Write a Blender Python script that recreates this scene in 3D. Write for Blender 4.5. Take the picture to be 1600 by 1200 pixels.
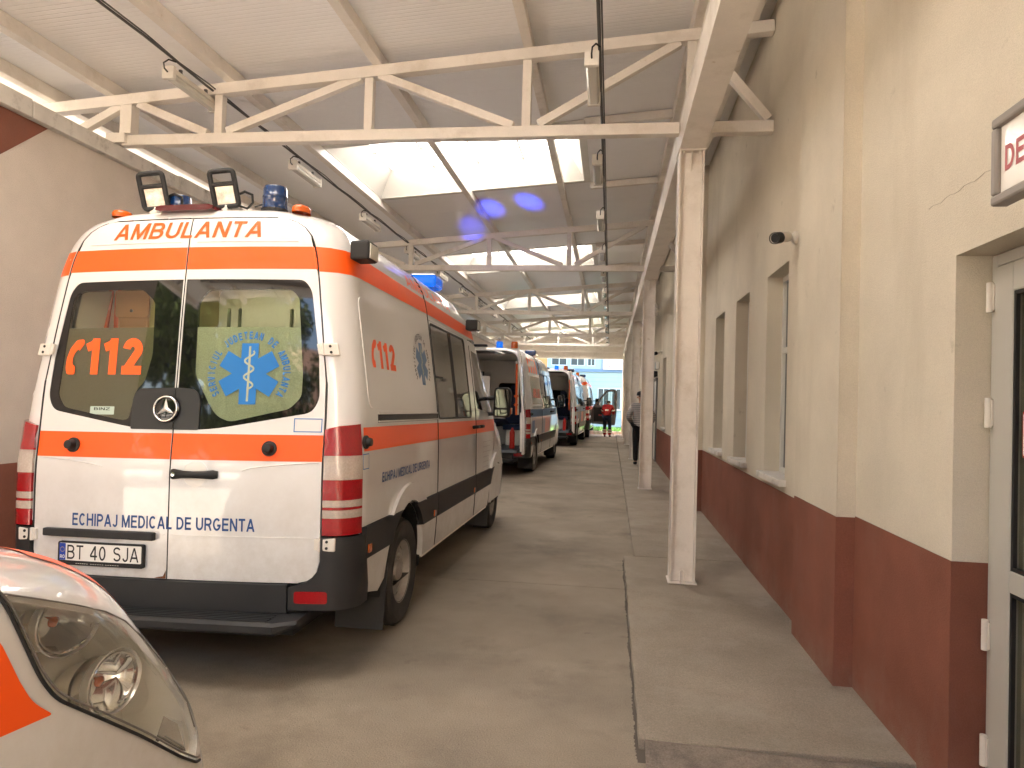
import bpy, bmesh, math, random, bisect
import numpy as np
from mathutils import Vector, Matrix
random.seed(7)
PI = math.pi
R_ = math.radians
for o in list(bpy.data.objects): bpy.data.objects.remove(o)
SC = bpy.context.scene
COL = SC.collection

# ------------------------------------------------------------------ camera, sky, sun, exposure
cam_d = bpy.data.cameras.new('camera'); cam = bpy.data.objects.new('camera', cam_d); COL.objects.link(cam)
SC.camera = cam
cam_d.sensor_width = 36.0; cam_d.lens = 36.0*1124/1600; cam_d.clip_start = .05; cam_d.clip_end = 600
def aim(psi, th, roll, h):
    r0 = Vector((math.cos(psi), math.sin(psi), 0)); f0 = Vector((-math.sin(psi), math.cos(psi), 0)); u0 = Vector((0, 0, 1))
    f = f0*math.cos(th)+u0*math.sin(th); u = u0*math.cos(th)-f0*math.sin(th)
    r = r0*math.cos(roll)+u*math.sin(roll); u = u*math.cos(roll)-r0*math.sin(roll)
    m = Matrix((r, u, -f)).transposed().to_4x4(); m.translation = Vector((0, 0, h))
    return m
cam.matrix_world = aim(R_(7.837), R_(1.2005), .0288, 1.56)

SUN_DIR = Vector((-.70, .30, .55)).normalized()          # towards the sun
wd = bpy.data.worlds.new('World'); SC.world = wd; wd.use_nodes = True
nt = wd.node_tree; nt.nodes.clear()
sky = nt.nodes.new('ShaderNodeTexSky'); sky.sky_type = 'NISHITA'; sky.sun_disc = False
sky.sun_elevation = math.asin(SUN_DIR.z); sky.sun_rotation = math.atan2(SUN_DIR.x, SUN_DIR.y)
sky.dust_density = 4.0; sky.ozone_density = .6; sky.air_density = 1.0
bg = nt.nodes.new('ShaderNodeBackground'); bg.inputs['Strength'].default_value = .15
wo = nt.nodes.new('ShaderNodeOutputWorld')
nt.links.new(sky.outputs[0], bg.inputs[0]); nt.links.new(bg.outputs[0], wo.inputs[0])
sl = bpy.data.lights.new('sun', 'SUN'); sl.energy = 5.0; sl.angle = R_(.5); sl.color = (1, .89, .76)
so = bpy.data.objects.new('sun', sl); COL.objects.link(so)
so.rotation_euler = SUN_DIR.to_track_quat('Z', 'Y').to_euler(); so.location = (-40, 60, 40)
SC.view_settings.view_transform = 'Standard'; SC.view_settings.look = 'None'
SC.view_settings.gamma = 1; SC.view_settings.use_curve_mapping = False
SC.view_settings.exposure = 3.55
SC.cycles.use_denoising = True
try: SC.cycles.denoiser = 'OPENIMAGEDENOISE'
except Exception: pass
SC.cycles.max_bounces = 12; SC.cycles.diffuse_bounces = 6; SC.cycles.glossy_bounces = 5
SC.cycles.transmission_bounces = 8; SC.cycles.transparent_max_bounces = 16
SC.cycles.sample_clamp_indirect = 6; SC.cycles.caustics_reflective = False; SC.cycles.caustics_refractive = False

# ------------------------------------------------------------------ materials
def mat(name, col, rough=.6, metal=0, spec=.5, vary=0, vscale=3, bump=0, bscale=60, coat=0, stain=None, stscale=1.2, emit=None, estr=0, streak=0, trans=0, ior=1.45, rvary=0, grain=0, gscale=220, spots=None, spscale=9, spw=.06, film=None, bdist=.01):
    m = bpy.data.materials.new(name); m.use_nodes = True
    n = m.node_tree; b = n.nodes['Principled BSDF']; L = n.links.new
    b.inputs['Base Color'].default_value = (*col, 1); b.inputs['Roughness'].default_value = rough
    b.inputs['Metallic'].default_value = metal; b.inputs['Specular IOR Level'].default_value = spec
    b.inputs['Coat Weight'].default_value = coat; b.inputs['Coat Roughness'].default_value = .03
    b.inputs['Transmission Weight'].default_value = trans; b.inputs['IOR'].default_value = ior
    if emit: b.inputs['Emission Color'].default_value = (*emit, 1); b.inputs['Emission Strength'].default_value = estr
    if vary or bump or stain or rvary or grain or film or spots:
        tc = n.nodes.new('ShaderNodeTexCoord'); src = None
        def noise(scale, det=5, rgh=.6, vec=None):
            t = n.nodes.new('ShaderNodeTexNoise'); t.inputs['Scale'].default_value = scale
            t.inputs['Detail'].default_value = det; t.inputs['Roughness'].default_value = rgh
            L(vec or tc.outputs['Object'], t.inputs['Vector']); return t
        if vary:
            t = noise(vscale); mr = n.nodes.new('ShaderNodeMapRange')
            mr.inputs['From Min'].default_value = .3; mr.inputs['From Max'].default_value = .7
            mr.inputs['To Min'].default_value = 1-vary; mr.inputs['To Max'].default_value = 1+vary
            L(t.outputs[0], mr.inputs[0])
            mx = n.nodes.new('ShaderNodeVectorMath'); mx.operation = 'SCALE'; mx.inputs[0].default_value = col
            L(mr.outputs[0], mx.inputs['Scale']); src = mx.outputs[0]
        if grain:
            t = noise(gscale, 3, .7); mr = n.nodes.new('ShaderNodeMapRange'); mr.inputs['From Min'].default_value = .3; mr.inputs['From Max'].default_value = .7
            mr.inputs['To Min'].default_value = 1-grain; mr.inputs['To Max'].default_value = 1+grain; L(t.outputs[0], mr.inputs[0])
            mx = n.nodes.new('ShaderNodeVectorMath'); mx.operation = 'SCALE'; L(mr.outputs[0], mx.inputs['Scale'])
            if src: L(src, mx.inputs[0])
            else: mx.inputs[0].default_value = col
            src = mx.outputs[0]
        if stain:
            vec = tc.outputs['Object']
            if streak:
                mp = n.nodes.new('ShaderNodeMapping'); mp.inputs['Scale'].default_value = (1, 1, 1/streak); L(vec, mp.inputs[0]); vec = mp.outputs[0]
            t = noise(stscale, 7, .68, vec); cr = n.nodes.new('ShaderNodeValToRGB')
            cr.color_ramp.elements[0].position = .52; cr.color_ramp.elements[1].position = .74
            L(t.outputs[0], cr.inputs[0])
            mi = n.nodes.new('ShaderNodeMix'); mi.data_type = 'RGBA'
            L(cr.outputs[0], mi.inputs['Factor'])
            if src: L(src, mi.inputs[6])
            else: mi.inputs[6].default_value = (*col, 1)
            mi.inputs[7].default_value = (*stain, 1); src = mi.outputs[2]
        if spots:                                                    # blots of their own shape: oil, chips, rust
            t = noise(spscale, 5, .6); cr = n.nodes.new('ShaderNodeValToRGB'); cr.color_ramp.elements[0].position = .70-spw; cr.color_ramp.elements[1].position = .78
            L(t.outputs[0], cr.inputs[0]); mi = n.nodes.new('ShaderNodeMix'); mi.data_type = 'RGBA'; L(cr.outputs[0], mi.inputs['Factor'])
            if src: L(src, mi.inputs[6])
            else: mi.inputs[6].default_value = (*col, 1)
            mi.inputs[7].default_value = (*spots, 1); src = mi.outputs[2]
        if film:                                                     # splashed road dust thrown up from the wheels
            fc, z0, z1, amt = film; sp = n.nodes.new('ShaderNodeSeparateXYZ'); L(tc.outputs['Object'], sp.inputs[0])
            mr = n.nodes.new('ShaderNodeMapRange'); mr.inputs['From Min'].default_value = z0; mr.inputs['From Max'].default_value = z1; mr.inputs['To Min'].default_value = amt; mr.inputs['To Max'].default_value = 0
            L(sp.outputs['Z'], mr.inputs[0]); t = noise(6, 8, .75); m2 = n.nodes.new('ShaderNodeMapRange'); m2.inputs['From Min'].default_value = .35; m2.inputs['From Max'].default_value = .68; L(t.outputs[0], m2.inputs[0])
            mu = n.nodes.new('ShaderNodeMath'); mu.operation = 'MULTIPLY'; L(mr.outputs[0], mu.inputs[0]); L(m2.outputs[0], mu.inputs[1])
            mi = n.nodes.new('ShaderNodeMix'); mi.data_type = 'RGBA'; L(mu.outputs[0], mi.inputs['Factor'])
            if src: L(src, mi.inputs[6])
            else: mi.inputs[6].default_value = (*col, 1)
            mi.inputs[7].default_value = (*fc, 1); src = mi.outputs[2]
        if src: L(src, b.inputs['Base Color'])
        if rvary:
            t = noise(vscale*1.7, 4); mr = n.nodes.new('ShaderNodeMapRange')
            mr.inputs['To Min'].default_value = max(.02, rough-rvary); mr.inputs['To Max'].default_value = rough+rvary
            L(t.outputs[0], mr.inputs[0]); L(mr.outputs[0], b.inputs['Roughness'])
        if bump:
            t = noise(bscale, 6, .65); bp = n.nodes.new('ShaderNodeBump'); bp.inputs['Strength'].default_value = bump; bp.inputs['Distance'].default_value = bdist
            L(t.outputs[0], bp.inputs['Height']); L(bp.outputs[0], b.inputs['Normal'])
    return m
def glassmat(name, tint, rough=.0, dirt=0.0, dcol=(.4, .42, .36), ior=1.5):
    m = bpy.data.materials.new(name); m.use_nodes = True; n = m.node_tree; L = n.links.new
    n.nodes.remove(n.nodes['Principled BSDF']); out = n.nodes['Material Output']
    fr = n.nodes.new('ShaderNodeFresnel'); fr.inputs[0].default_value = ior
    tr = n.nodes.new('ShaderNodeBsdfTransparent'); tr.inputs[0].default_value = (*tint, 1)
    gl = n.nodes.new('ShaderNodeBsdfGlossy'); gl.inputs['Roughness'].default_value = rough
    mx = n.nodes.new('ShaderNodeMixShader')
    ge = n.nodes.new('ShaderNodeNewGeometry'); mu = n.nodes.new('ShaderNodeMath'); mu.operation = 'SUBTRACT'; mu.use_clamp = True
    L(fr.outputs[0], mu.inputs[0]); L(ge.outputs['Backfacing'], mu.inputs[1]); L(mu.outputs[0], mx.inputs[0])     # a thin sheet: no inner total reflection
    last = tr.outputs[0]
    if dirt:
        df = n.nodes.new('ShaderNodeBsdfDiffuse'); df.inputs[0].default_value = (*dcol, 1)
        tl = n.nodes.new('ShaderNodeBsdfTranslucent'); tl.inputs[0].default_value = (*dcol, 1)
        m1 = n.nodes.new('ShaderNodeMixShader'); m1.inputs[0].default_value = .4; L(df.outputs[0], m1.inputs[1]); L(tl.outputs[0], m1.inputs[2])
        m2 = n.nodes.new('ShaderNodeMixShader')
        t = n.nodes.new('ShaderNodeTexNoise'); t.inputs['Scale'].default_value = 160; t.inputs['Detail'].default_value = 4
        tc = n.nodes.new('ShaderNodeTexCoord'); L(tc.outputs['Object'], t.inputs[0])
        mr = n.nodes.new('ShaderNodeMapRange'); mr.inputs['From Min'].default_value = .35; mr.inputs['From Max'].default_value = .65
        mr.inputs['To Min'].default_value = dirt*.88; mr.inputs['To Max'].default_value = min(1, dirt*1.1)
        L(t.outputs[0], mr.inputs[0]); L(mr.outputs[0], m2.inputs[0]); L(last, m2.inputs[1]); L(m1.outputs[0], m2.inputs[2]); last = m2.outputs[0]
    L(last, mx.inputs[1]); L(gl.outputs[0], mx.inputs[2]); L(mx.outputs[0], out.inputs[0])
    return m
def opal(name, col, tr=.6):
    m = bpy.data.materials.new(name); m.use_nodes = True; n = m.node_tree; L = n.links.new
    n.nodes.remove(n.nodes['Principled BSDF']); out = n.nodes['Material Output']
    df = n.nodes.new('ShaderNodeBsdfDiffuse'); df.inputs[0].default_value = (*col, 1)
    tl = n.nodes.new('ShaderNodeBsdfTranslucent'); tl.inputs[0].default_value = (*col, 1)
    m1 = n.nodes.new('ShaderNodeMixShader'); m1.inputs[0].default_value = tr
    L(df.outputs[0], m1.inputs[1]); L(tl.outputs[0], m1.inputs[2]); L(m1.outputs[0], out.inputs[0]); return m
def ribbed(name, col, rough, pitch=.055):
    m = mat(name, col, rough, vary=.03, vscale=.8); n = m.node_tree; L = n.links.new; b = n.nodes['Principled BSDF']
    tc = n.nodes.new('ShaderNodeTexCoord'); sp = n.nodes.new('ShaderNodeSeparateXYZ'); L(tc.outputs['Object'], sp.inputs[0])
    mm = n.nodes.new('ShaderNodeMath'); mm.operation = 'MULTIPLY'; mm.inputs[1].default_value = 1/pitch; L(sp.outputs['Y'], mm.inputs[0])
    fr = n.nodes.new('ShaderNodeMath'); fr.operation = 'FRACT'; L(mm.outputs[0], fr.inputs[0])
    cr = n.nodes.new('ShaderNodeValToRGB'); e = cr.color_ramp.elements; e[0].position = 0; e[0].color = (0, 0, 0, 1); e[1].position = .12; e[1].color = (1, 1, 1, 1)
    a = e.new(.88); a.color = (1, 1, 1, 1); z = e.new(1); z.color = (0, 0, 0, 1); L(fr.outputs[0], cr.inputs[0])
    bp = n.nodes.new('ShaderNodeBump'); bp.inputs['Strength'].default_value = .8; bp.inputs['Distance'].default_value = .006
    L(cr.outputs[0], bp.inputs['Height']); L(bp.outputs[0], b.inputs['Normal']); return m
M = {}
M['stucco'] = mat('cream stucco', (.64, .585, .48), .9, vary=.08, vscale=1.3, bump=.5, bscale=150, bdist=.012, stain=(.54, .485, .385), stscale=1.1, streak=3.5, spec=.2, grain=.10, gscale=240, spots=(.41, .365, .29), spscale=5, spw=.03)
M['stucco_left'] = mat('beige stucco', (.66, .59, .52), .9, vary=.07, vscale=2.0, bump=.8, bscale=120, bdist=.012, spec=.2, grain=.09, gscale=160)
M['dado'] = mat('brick red masonry paint', (.225, .085, .056), .8, vary=.12, vscale=2.5, bump=.5, bscale=150, bdist=.012, stain=(.225, .105, .075), stscale=2.0, streak=2, spec=.25, grain=.14, gscale=240, film=((.27, .20, .15), 0, .30, .65))
M['steel'] = mat('cream painted steel', (.74, .69, .625), .42, vary=.06, vscale=3, stain=(.56, .50, .42), stscale=2.5, bump=.10, bscale=30, grain=.03, gscale=90, spots=(.48, .39, .29), spscale=7, spw=.02)
M['panel'] = ribbed('white lined roof sheet', (.88, .87, .865), .28)
M['lining'] = mat('white skylight lining', (.66, .64, .59), .6, vary=.04)
M['opal'] = opal('opal roof light sheet', (.90, .89, .86), .58)
M['concrete'] = mat('worn yard concrete', (.29, .247, .193), .78, vary=.20, vscale=1.1, bump=.9, bscale=110, bdist=.012, stain=(.17, .147, .118), stscale=.9, spec=.3, rvary=.1, grain=.22, gscale=150, spots=(.17, .143, .113), spscale=3.2, spw=.05)
M['slab'] = mat('footway concrete', (.325, .283, .228), .9, vary=.16, vscale=1.4, bump=1.0, bscale=110, bdist=.014, stain=(.40, .36, .30), stscale=1.5, spec=.25, grain=.22, gscale=150, spots=(.20, .17, .135), spscale=4.5, spw=.04)
M['plaza'] = mat('pale yard paving', (.40, .37, .325), .9, vary=.1, vscale=.4)
M['coping'] = mat('stained white coping', (.62, .59, .54), .8, vary=.08, vscale=6, bump=.3, bscale=40, stain=(.26, .235, .20), stscale=5)
M['white'] = mat('white vehicle paint', (.67, .665, .66), .32, coat=1, vary=.02, vscale=2, film=((.36, .31, .25), .30, 1.25, .55))
M['orange'] = mat('fluorescent orange film', (.95, .105, .008), .42, coat=.35)
M['blue_film'] = mat('blue film', (.005, .15, .46), .45, coat=.2)
M['navy_film'] = mat('dark blue lettering film', (.012, .06, .21), .45)
M['plastic'] = mat('charcoal bumper plastic', (.019, .019, .020), .55, bump=.06, bscale=300, vary=.15, vscale=6)
M['black'] = mat('black rubber', (.012, .012, .012), .6)
M['gloss_black'] = mat('black glass border', (.006, .006, .007), .04, coat=.3)
M['matt_black'] = mat('matt black badge panel', (.02, .02, .021), .38)
M['dark_glass'] = mat('dark side glass', (.018, .019, .018), .03, spec=.7)
M['mid_glass'] = mat('smoked side glass', (.10, .095, .085), .04, spec=.6)
M['glass'] = glassmat('tinted rear glass', (.80, .83, .74), ior=1.8)
M['film'] = glassmat('frosted window film', (.55, .58, .48), .25, .80, (.56, .62, .47))  # its pale green also stands in for trees reflected in the right pane
M['film_dark'] = glassmat('dark frosted window film', (.45, .44, .36), .25, .75, (.17, .155, .10))
M['clear'] = glassmat('clear lens', (.95, .95, .93), .0, .10, (.8, .78, .72))  # a little pale haze mixed in to lighten the headlamp
M['chrome'] = mat('chrome', (.78, .77, .75), .07, metal=1)
M['satin'] = mat('satin reflector plastic', (.86, .83, .76), .3, metal=0, coat=.4)
M['rim'] = mat('dusty steel rim', (.33, .31, .285), .45, metal=.6, vary=.15, vscale=14)
M['tyre'] = mat('dusty tyre rubber', (.032, .029, .026), .8, vary=.25, vscale=12, bump=.25, bscale=90)
M['lens_red'] = mat('red lamp lens', (.30, .004, .008), .08, coat=.8, bump=.25, bscale=150, vary=.15, vscale=90)
M['lens_clear'] = mat('pale lamp lens', (.44, .37, .32), .08, coat=.8, bump=.25, bscale=150, vary=.12, vscale=90)
M['lens_amber'] = mat('amber lamp lens', (.55, .10, .01), .15, coat=.8)
M['brake_dark'] = mat('dark red lamp bar', (.075, .006, .008), .15, coat=.5)
M['beacon_navy'] = mat('dark blue beacon lens', (.006, .03, .105), .10, coat=.9)
M['beacon_blue'] = mat('blue beacon lens', (.0, .13, .62), .12, coat=.8, emit=(.0, .16, 1), estr=.06)
M['hook'] = mat('worn white steel', (.66, .62, .56), .5)
M['liner'] = mat('pale vehicle lining', (.84, .83, .79), .6)
M['seat_blue'] = mat('dark blue seat cloth', (.012, .025, .07), .8)
M['floor_grey'] = mat('grey vehicle floor', (.13, .15, .18), .5)
M['bag_orange'] = mat('orange bag cloth', (.62, .10, .02), .7, bump=.2, bscale=80)
M['bag_brown'] = mat('brown pouch leather', (.36, .17, .06), .65)
M['red'] = mat('red paint', (.50, .02, .015), .4)
M['plate_white'] = mat('white number plate', (.80, .78, .74), .35)
M['ink'] = mat('black plate ink', (.012, .012, .012), .5)
M['eu_blue'] = mat('blue plate band', (.01, .05, .36), .4)
M['pvc'] = mat('white plastic frame', (.66, .65, .60), .35, vary=.03)
M['door_grey'] = mat('pale grey aluminium door', (.44, .43, .39), .4, vary=.03)
M['door_glass'] = glassmat('door glass', (.78, .78, .74), ior=1.7)
M['curtain'] = mat('grey curtain', (.62, .60, .55), .8)
M['lamp_shell'] = mat('pale lamp housing', (.66, .62, .55), .5)
M['lamp_lens'] = mat('milky lamp cover', (.55, .53, .47), .25, coat=.4)
M['cable'] = mat('grey cable', (.09, .085, .08), .6)
M['sign_frame'] = mat('grey sign frame', (.26, .235, .21), .4)
M['sign_face'] = mat('white sign face', (.76, .72, .66), .18, coat=.4)
M['sign_red'] = mat('red sign lettering', (.36, .03, .03), .3)
M['blue_wall'] = mat('pale blue wall paint', (.31, .41, .46), .85, vary=.05, vscale=1.5, bump=.2, bscale=8)
M['band_blue'] = mat('blue grey band', (.13, .21, .34), .7)
M['win_frame'] = mat('pale window frame', (.50, .60, .64), .5)
M['far_glass'] = mat('far window glass', (.06, .075, .08), .08)
M['sign_pink'] = mat('pale pink board', (.74, .60, .60), .5)
M['sign_line'] = mat('red brown strokes', (.45, .12, .12), .6)
M['asphalt'] = mat('added dark ground', (.055, .053, .05), .9, vary=.1, vscale=.5)  # dark ground added only to weaken bounced light on the left
M['grass'] = mat('short grass', (.07, .17, .035), .9, vary=.3, vscale=5)
M['skin'] = mat('skin', (.42, .23, .15), .55)
M['hair'] = mat('dark hair', (.015, .011, .009), .7)
M['cloth_red'] = mat('red uniform cloth', (.40, .018, .015), .8)
M['cloth_navy'] = mat('navy uniform cloth', (.010, .014, .035), .85)
M['hi_vis'] = mat('pale reflective tape', (.80, .76, .62), .4)
M['trouser'] = mat('black trouser cloth', (.012, .011, .012), .9)
M['cap'] = mat('dark cap', (.02, .02, .022), .8)
M['brick'] = mat('sunlit pinkish brick', (.40, .25, .20), .85, vary=.1, vscale=3)
M['bark'] = mat('bark', (.09, .065, .045), .9)
M['leaf'] = mat('leaves', (.12, .17, .04), .6, vary=.5, vscale=1.5)
M['orange_wall'] = mat('orange facade panel', (.55, .27, .10), .8)
M['grey_trim'] = mat('grey door trim', (.16, .15, .14), .6)
def striped(name, c1, c2, n):
    m = mat(name, c1, .85); t = m.node_tree; L = t.links.new; b = t.nodes['Principled BSDF']
    tc = t.nodes.new('ShaderNodeTexCoord'); sp = t.nodes.new('ShaderNodeSeparateXYZ'); L(tc.outputs['Object'], sp.inputs[0])
    mm = t.nodes.new('ShaderNodeMath'); mm.operation = 'MULTIPLY'; mm.inputs[1].default_value = n; L(sp.outputs['Z'], mm.inputs[0])
    fr = t.nodes.new('ShaderNodeMath'); fr.operation = 'FRACT'; L(mm.outputs[0], fr.inputs[0])
    g = t.nodes.new('ShaderNodeMath'); g.operation = 'GREATER_THAN'; g.inputs[1].default_value = .55; L(fr.outputs[0], g.inputs[0])
    mx = t.nodes.new('ShaderNodeMix'); mx.data_type = 'RGBA'; mx.inputs[6].default_value = (*c1, 1); mx.inputs[7].default_value = (*c2, 1)
    L(g.outputs[0], mx.inputs['Factor']); L(mx.outputs[2], b.inputs['Base Color']); return m
M['knit'] = striped('grey striped knit', (.36, .33, .31), (.20, .19, .19), 22)

# ------------------------------------------------------------------ mesh helpers
def link(name, me, m, parent=None, bevel=0, smooth=False):
    o = bpy.data.objects.new(name, me); COL.objects.link(o)
    if m is not None and len(me.materials) == 0: me.materials.append(m)
    if parent is not None: o.parent = parent
    if smooth:
        me.polygons.foreach_set('use_smooth', [True]*len(me.polygons))
    if bevel:
        b = o.modifiers.new('bevel', 'BEVEL'); b.width = bevel; b.segments = 2; b.limit_method = 'ANGLE'; b.angle_limit = R_(40); b.harden_normals = False
    return o
def tag(o, label=None, cat=None, group=None, kind=None):
    if label: o['label'] = label
    if cat: o['category'] = cat
    if group: o['group'] = group
    if kind: o['kind'] = kind
    return o
def empty(name, loc=(0, 0, 0), rz=0, parent=None, label=None, cat=None, group=None):
    o = bpy.data.objects.new(name, None); COL.objects.link(o); o.location = loc; o.rotation_euler = (0, 0, rz); o.empty_display_size = .1
    if parent is not None: o.parent = parent
    return tag(o, label, cat, group)
def copy_tree(o, parent=None):
    c = o.copy(); COL.objects.link(c)
    if parent is not None: c.parent = parent
    for ch in list(o.children): copy_tree(ch, c)
    return c
class MB:
    def __init__(s): s.v = []; s.f = []
    def add(s, vs, fs):
        k = len(s.v); s.v += [tuple(p) for p in vs]; s.f += [tuple(i+k for i in f) for f in fs]; return s
    def box(s, x0, x1, y0, y1, z0, z1):
        return s.add([(x0,y0,z0),(x1,y0,z0),(x1,y1,z0),(x0,y1,z0),(x0,y0,z1),(x1,y0,z1),(x1,y1,z1),(x0,y1,z1)],
                     [(0,3,2,1),(4,5,6,7),(0,1,5,4),(1,2,6,5),(2,3,7,6),(3,0,4,7)])
    def obox(s, c, ax, ay, az, hx, hy, hz):
        c = Vector(c); ax = Vector(ax)*hx; ay = Vector(ay)*hy; az = Vector(az)*hz
        vs = [c+ax*i+ay*j+az*k for k in (-1, 1) for i, j in ((-1,-1),(1,-1),(1,1),(-1,1))]
        return s.add(vs, [(0,3,2,1),(4,5,6,7),(0,1,5,4),(1,2,6,5),(2,3,7,6),(3,0,4,7)])
    def beam(s, p, q, w, h, side=None):
        p = Vector(p); q = Vector(q); d = (q-p); l = d.length; d.normalize()
        a = Vector(side) if side is not None else (Vector((0, 1, 0)) if abs(d.y) < .9 else Vector((1, 0, 0)))
        b = d.cross(a).normalized(); a = b.cross(d).normalized()
        return s.obox((p+q)/2, d, a, b, l/2, w/2, h/2)
    def tube(s, pts, r, n=8, closed=False, rads=None):
        pts = [Vector(p) for p in pts]; k = len(pts); vs = []; fs = []; up = None
        for i, p in enumerate(pts):
            d = (pts[(i+1) % k]-pts[i-1]) if closed else (pts[min(i+1, k-1)]-pts[max(i-1, 0)])
            d.normalize()
            if up is None: up = d.orthogonal().normalized()
            up = (up-d*up.dot(d)).normalized(); w = d.cross(up); rr = rads[i] if rads else r
            vs += [p+(up*math.cos(2*PI*j/n)+w*math.sin(2*PI*j/n))*rr for j in range(n)]
        for i in range(k if closed else k-1):
            for j in range(n):
                a = i*n+j; b = i*n+(j+1) % n; c = ((i+1) % k)*n+(j+1) % n; e = ((i+1) % k)*n+j
                fs.append((a, b, c, e))
        if not closed: fs += [tuple(range(n-1, -1, -1)), tuple((k-1)*n+j for j in range(n))]
        return s.add(vs, fs)
    def lathe(s, prof, o, ax, n=24, cap=True):
        o = Vector(o); ax = Vector(ax).normalized(); u = ax.orthogonal().normalized(); w = ax.cross(u); vs = []; fs = []
        for r, h in prof: vs += [o+ax*h+(u*math.cos(2*PI*j/n)+w*math.sin(2*PI*j/n))*r for j in range(n)]
        for i in range(len(prof)-1):
            for j in range(n): fs.append((i*n+j, i*n+(j+1) % n, (i+1)*n+(j+1) % n, (i+1)*n+j))
        if cap: fs += [tuple(range(n-1, -1, -1)), tuple((len(prof)-1)*n+j for j in range(n))]
        return s.add(vs, fs)
    def prism(s, poly, o, ax, ay, depth):          # polygon in the plane (ax, ay), pushed along ax x ay by depth
        o = Vector(o); ax = Vector(ax); ay = Vector(ay); n = ax.cross(ay).normalized()*depth; k = len(poly)
        a = [o+ax*x+ay*y for x, y in poly]; b = [p+n for p in a]
        return s.add(a+b, [tuple(range(k-1, -1, -1)), tuple(range(k, 2*k))]+[(i, (i+1) % k, k+(i+1) % k, k+i) for i in range(k)])
    def mesh(s, name):
        me = bpy.data.meshes.new(name); me.from_pydata(s.v, [], s.f); me.update(); return me
    def build(s, name, m, parent=None, bevel=0, smooth=False): return link(name, s.mesh(name), m, parent, bevel, smooth)
def angle_smooth(o, deg=35):
    o.data.polygons.foreach_set('use_smooth', [True]*len(o.data.polygons))
    try: o.data.set_sharp_from_angle(angle=R_(deg))
    except Exception: pass
    return o

def fill2d(poly, holes=(), su=.1, sv=.1):
    """triangulated (u, v) polygon with holes, cut along a grid so that it can bend"""
    bm = bmesh.new(); es = []
    for lp in [poly, *holes]:
        vs = [bm.verts.new((p[0], p[1], 0)) for p in lp]
        es += [bm.edges.new((vs[i], vs[(i+1) % len(vs)])) for i in range(len(vs))]
    bmesh.ops.triangle_fill(bm, use_beauty=True, use_dissolve=False, edges=es, normal=(0, 0, 1))
    return cut2d(bm, su, sv)
def cut2d(bm, su, sv):
    us = [v.co.x for v in bm.verts]; vs = [v.co.y for v in bm.verts]
    for lo, hi, st, ax in ((min(us), max(us), su, 0), (min(vs), max(vs), sv, 1)):
        if not st: continue
        k = math.floor(lo/st)+1
        while k*st < hi-1e-6:
            co = [0, 0, 0]; no = [0, 0, 0]; co[ax] = k*st+1.3e-5; no[ax] = 1
            bmesh.ops.bisect_plane(bm, geom=bm.verts[:]+bm.edges[:]+bm.faces[:], plane_co=co, plane_no=no, dist=1e-6)
            k += 1
    for f in bm.faces:
        f.normal_update()
        if f.normal.z < 0: f.normal_flip()
    return bm
def text2d(txt, fit=None, shear=0, bold=0, su=.1, sv=.1, spacing=1.0):
    cu = bpy.data.curves.new('t', 'FONT'); cu.body = txt; cu.size = 1; cu.shear = shear; cu.offset = bold; cu.resolution_u = 4; cu.space_character = spacing
    o = bpy.data.objects.new('t', cu); COL.objects.link(o); dg = bpy.context.evaluated_depsgraph_get(); dg.update()
    me = bpy.data.meshes.new_from_object(o.evaluated_get(dg)); bm = bmesh.new(); bm.from_mesh(me)
    bpy.data.objects.remove(o); bpy.data.meshes.remove(me); bpy.data.curves.remove(cu)
    if fit:
        u0, u1, v0, v1 = fit; xs = [v.co.x for v in bm.verts]; ys = [v.co.y for v in bm.verts]
        a, b, c, d = min(xs), max(xs), min(ys), max(ys)
        for v in bm.verts: v.co = Vector((u0+(v.co.x-a)/(b-a)*(u1-u0), v0+(v.co.y-c)/(d-c)*(v1-v0), 0))
        return cut2d(bm, su, sv)
    return bm
def sheet(name, bm, fn, m, parent=None, depth=0, flip=False, frees=True):
    """maps a flat bmesh through fn(u, v, off) -> point, with true normals and a skirt of the given depth"""
    bm.verts.ensure_lookup_table(); bm.verts.index_update(); e = 6e-4
    uv = [(v.co.x, v.co.y, v.co.z) for v in bm.verts]; P = [Vector(fn(u, v, w)) for u, v, w in uv]; N = []
    for (u, v, w) in uv:
        a = Vector(fn(u+e, v, 0))-Vector(fn(u-e, v, 0)); b = Vector(fn(u, v+e, 0))-Vector(fn(u, v-e, 0))
        n = a.cross(b)
        if n.length < 1e-14: n = Vector((0, 0, 1))
        n.normalize(); N.append(-n if flip else n)
    faces = [tuple(v.index for v in f.verts) for f in bm.faces]
    if flip: faces = [f[::-1] for f in faces]
    V = list(P); nrm = [[N[i] for i in f] for f in faces]
    if depth:
        k = {}
        for ed in bm.edges:
            if len(ed.link_faces) == 1:
                lp = ed.link_faces[0].loops
                for l in lp:
                    if l.edge == ed: a, b = l.vert.index, l.link_loop_next.vert.index
                for i in (a, b):
                    if i not in k: k[i] = len(V); V.append(P[i]-N[i]*depth)
                q = (b, a, k[a], k[b])
                if flip: q = q[::-1]
                n = (V[q[1]]-V[q[0]]).cross(V[q[2]]-V[q[1]]).normalized()
                faces.append(q); nrm.append([n]*4)
    bm.free()
    me = bpy.data.meshes.new(name); me.from_pydata([tuple(p) for p in V], [], faces); me.update()
    me.polygons.foreach_set('use_smooth', [True]*len(me.polygons))
    fl = []
    for p, ns in zip(me.polygons, nrm): fl += [tuple(x) for x in ns]
    try: me.normals_split_custom_set(fl)
    except Exception as ex: print('normals', ex)
    return link(name, me, m, parent)
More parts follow.
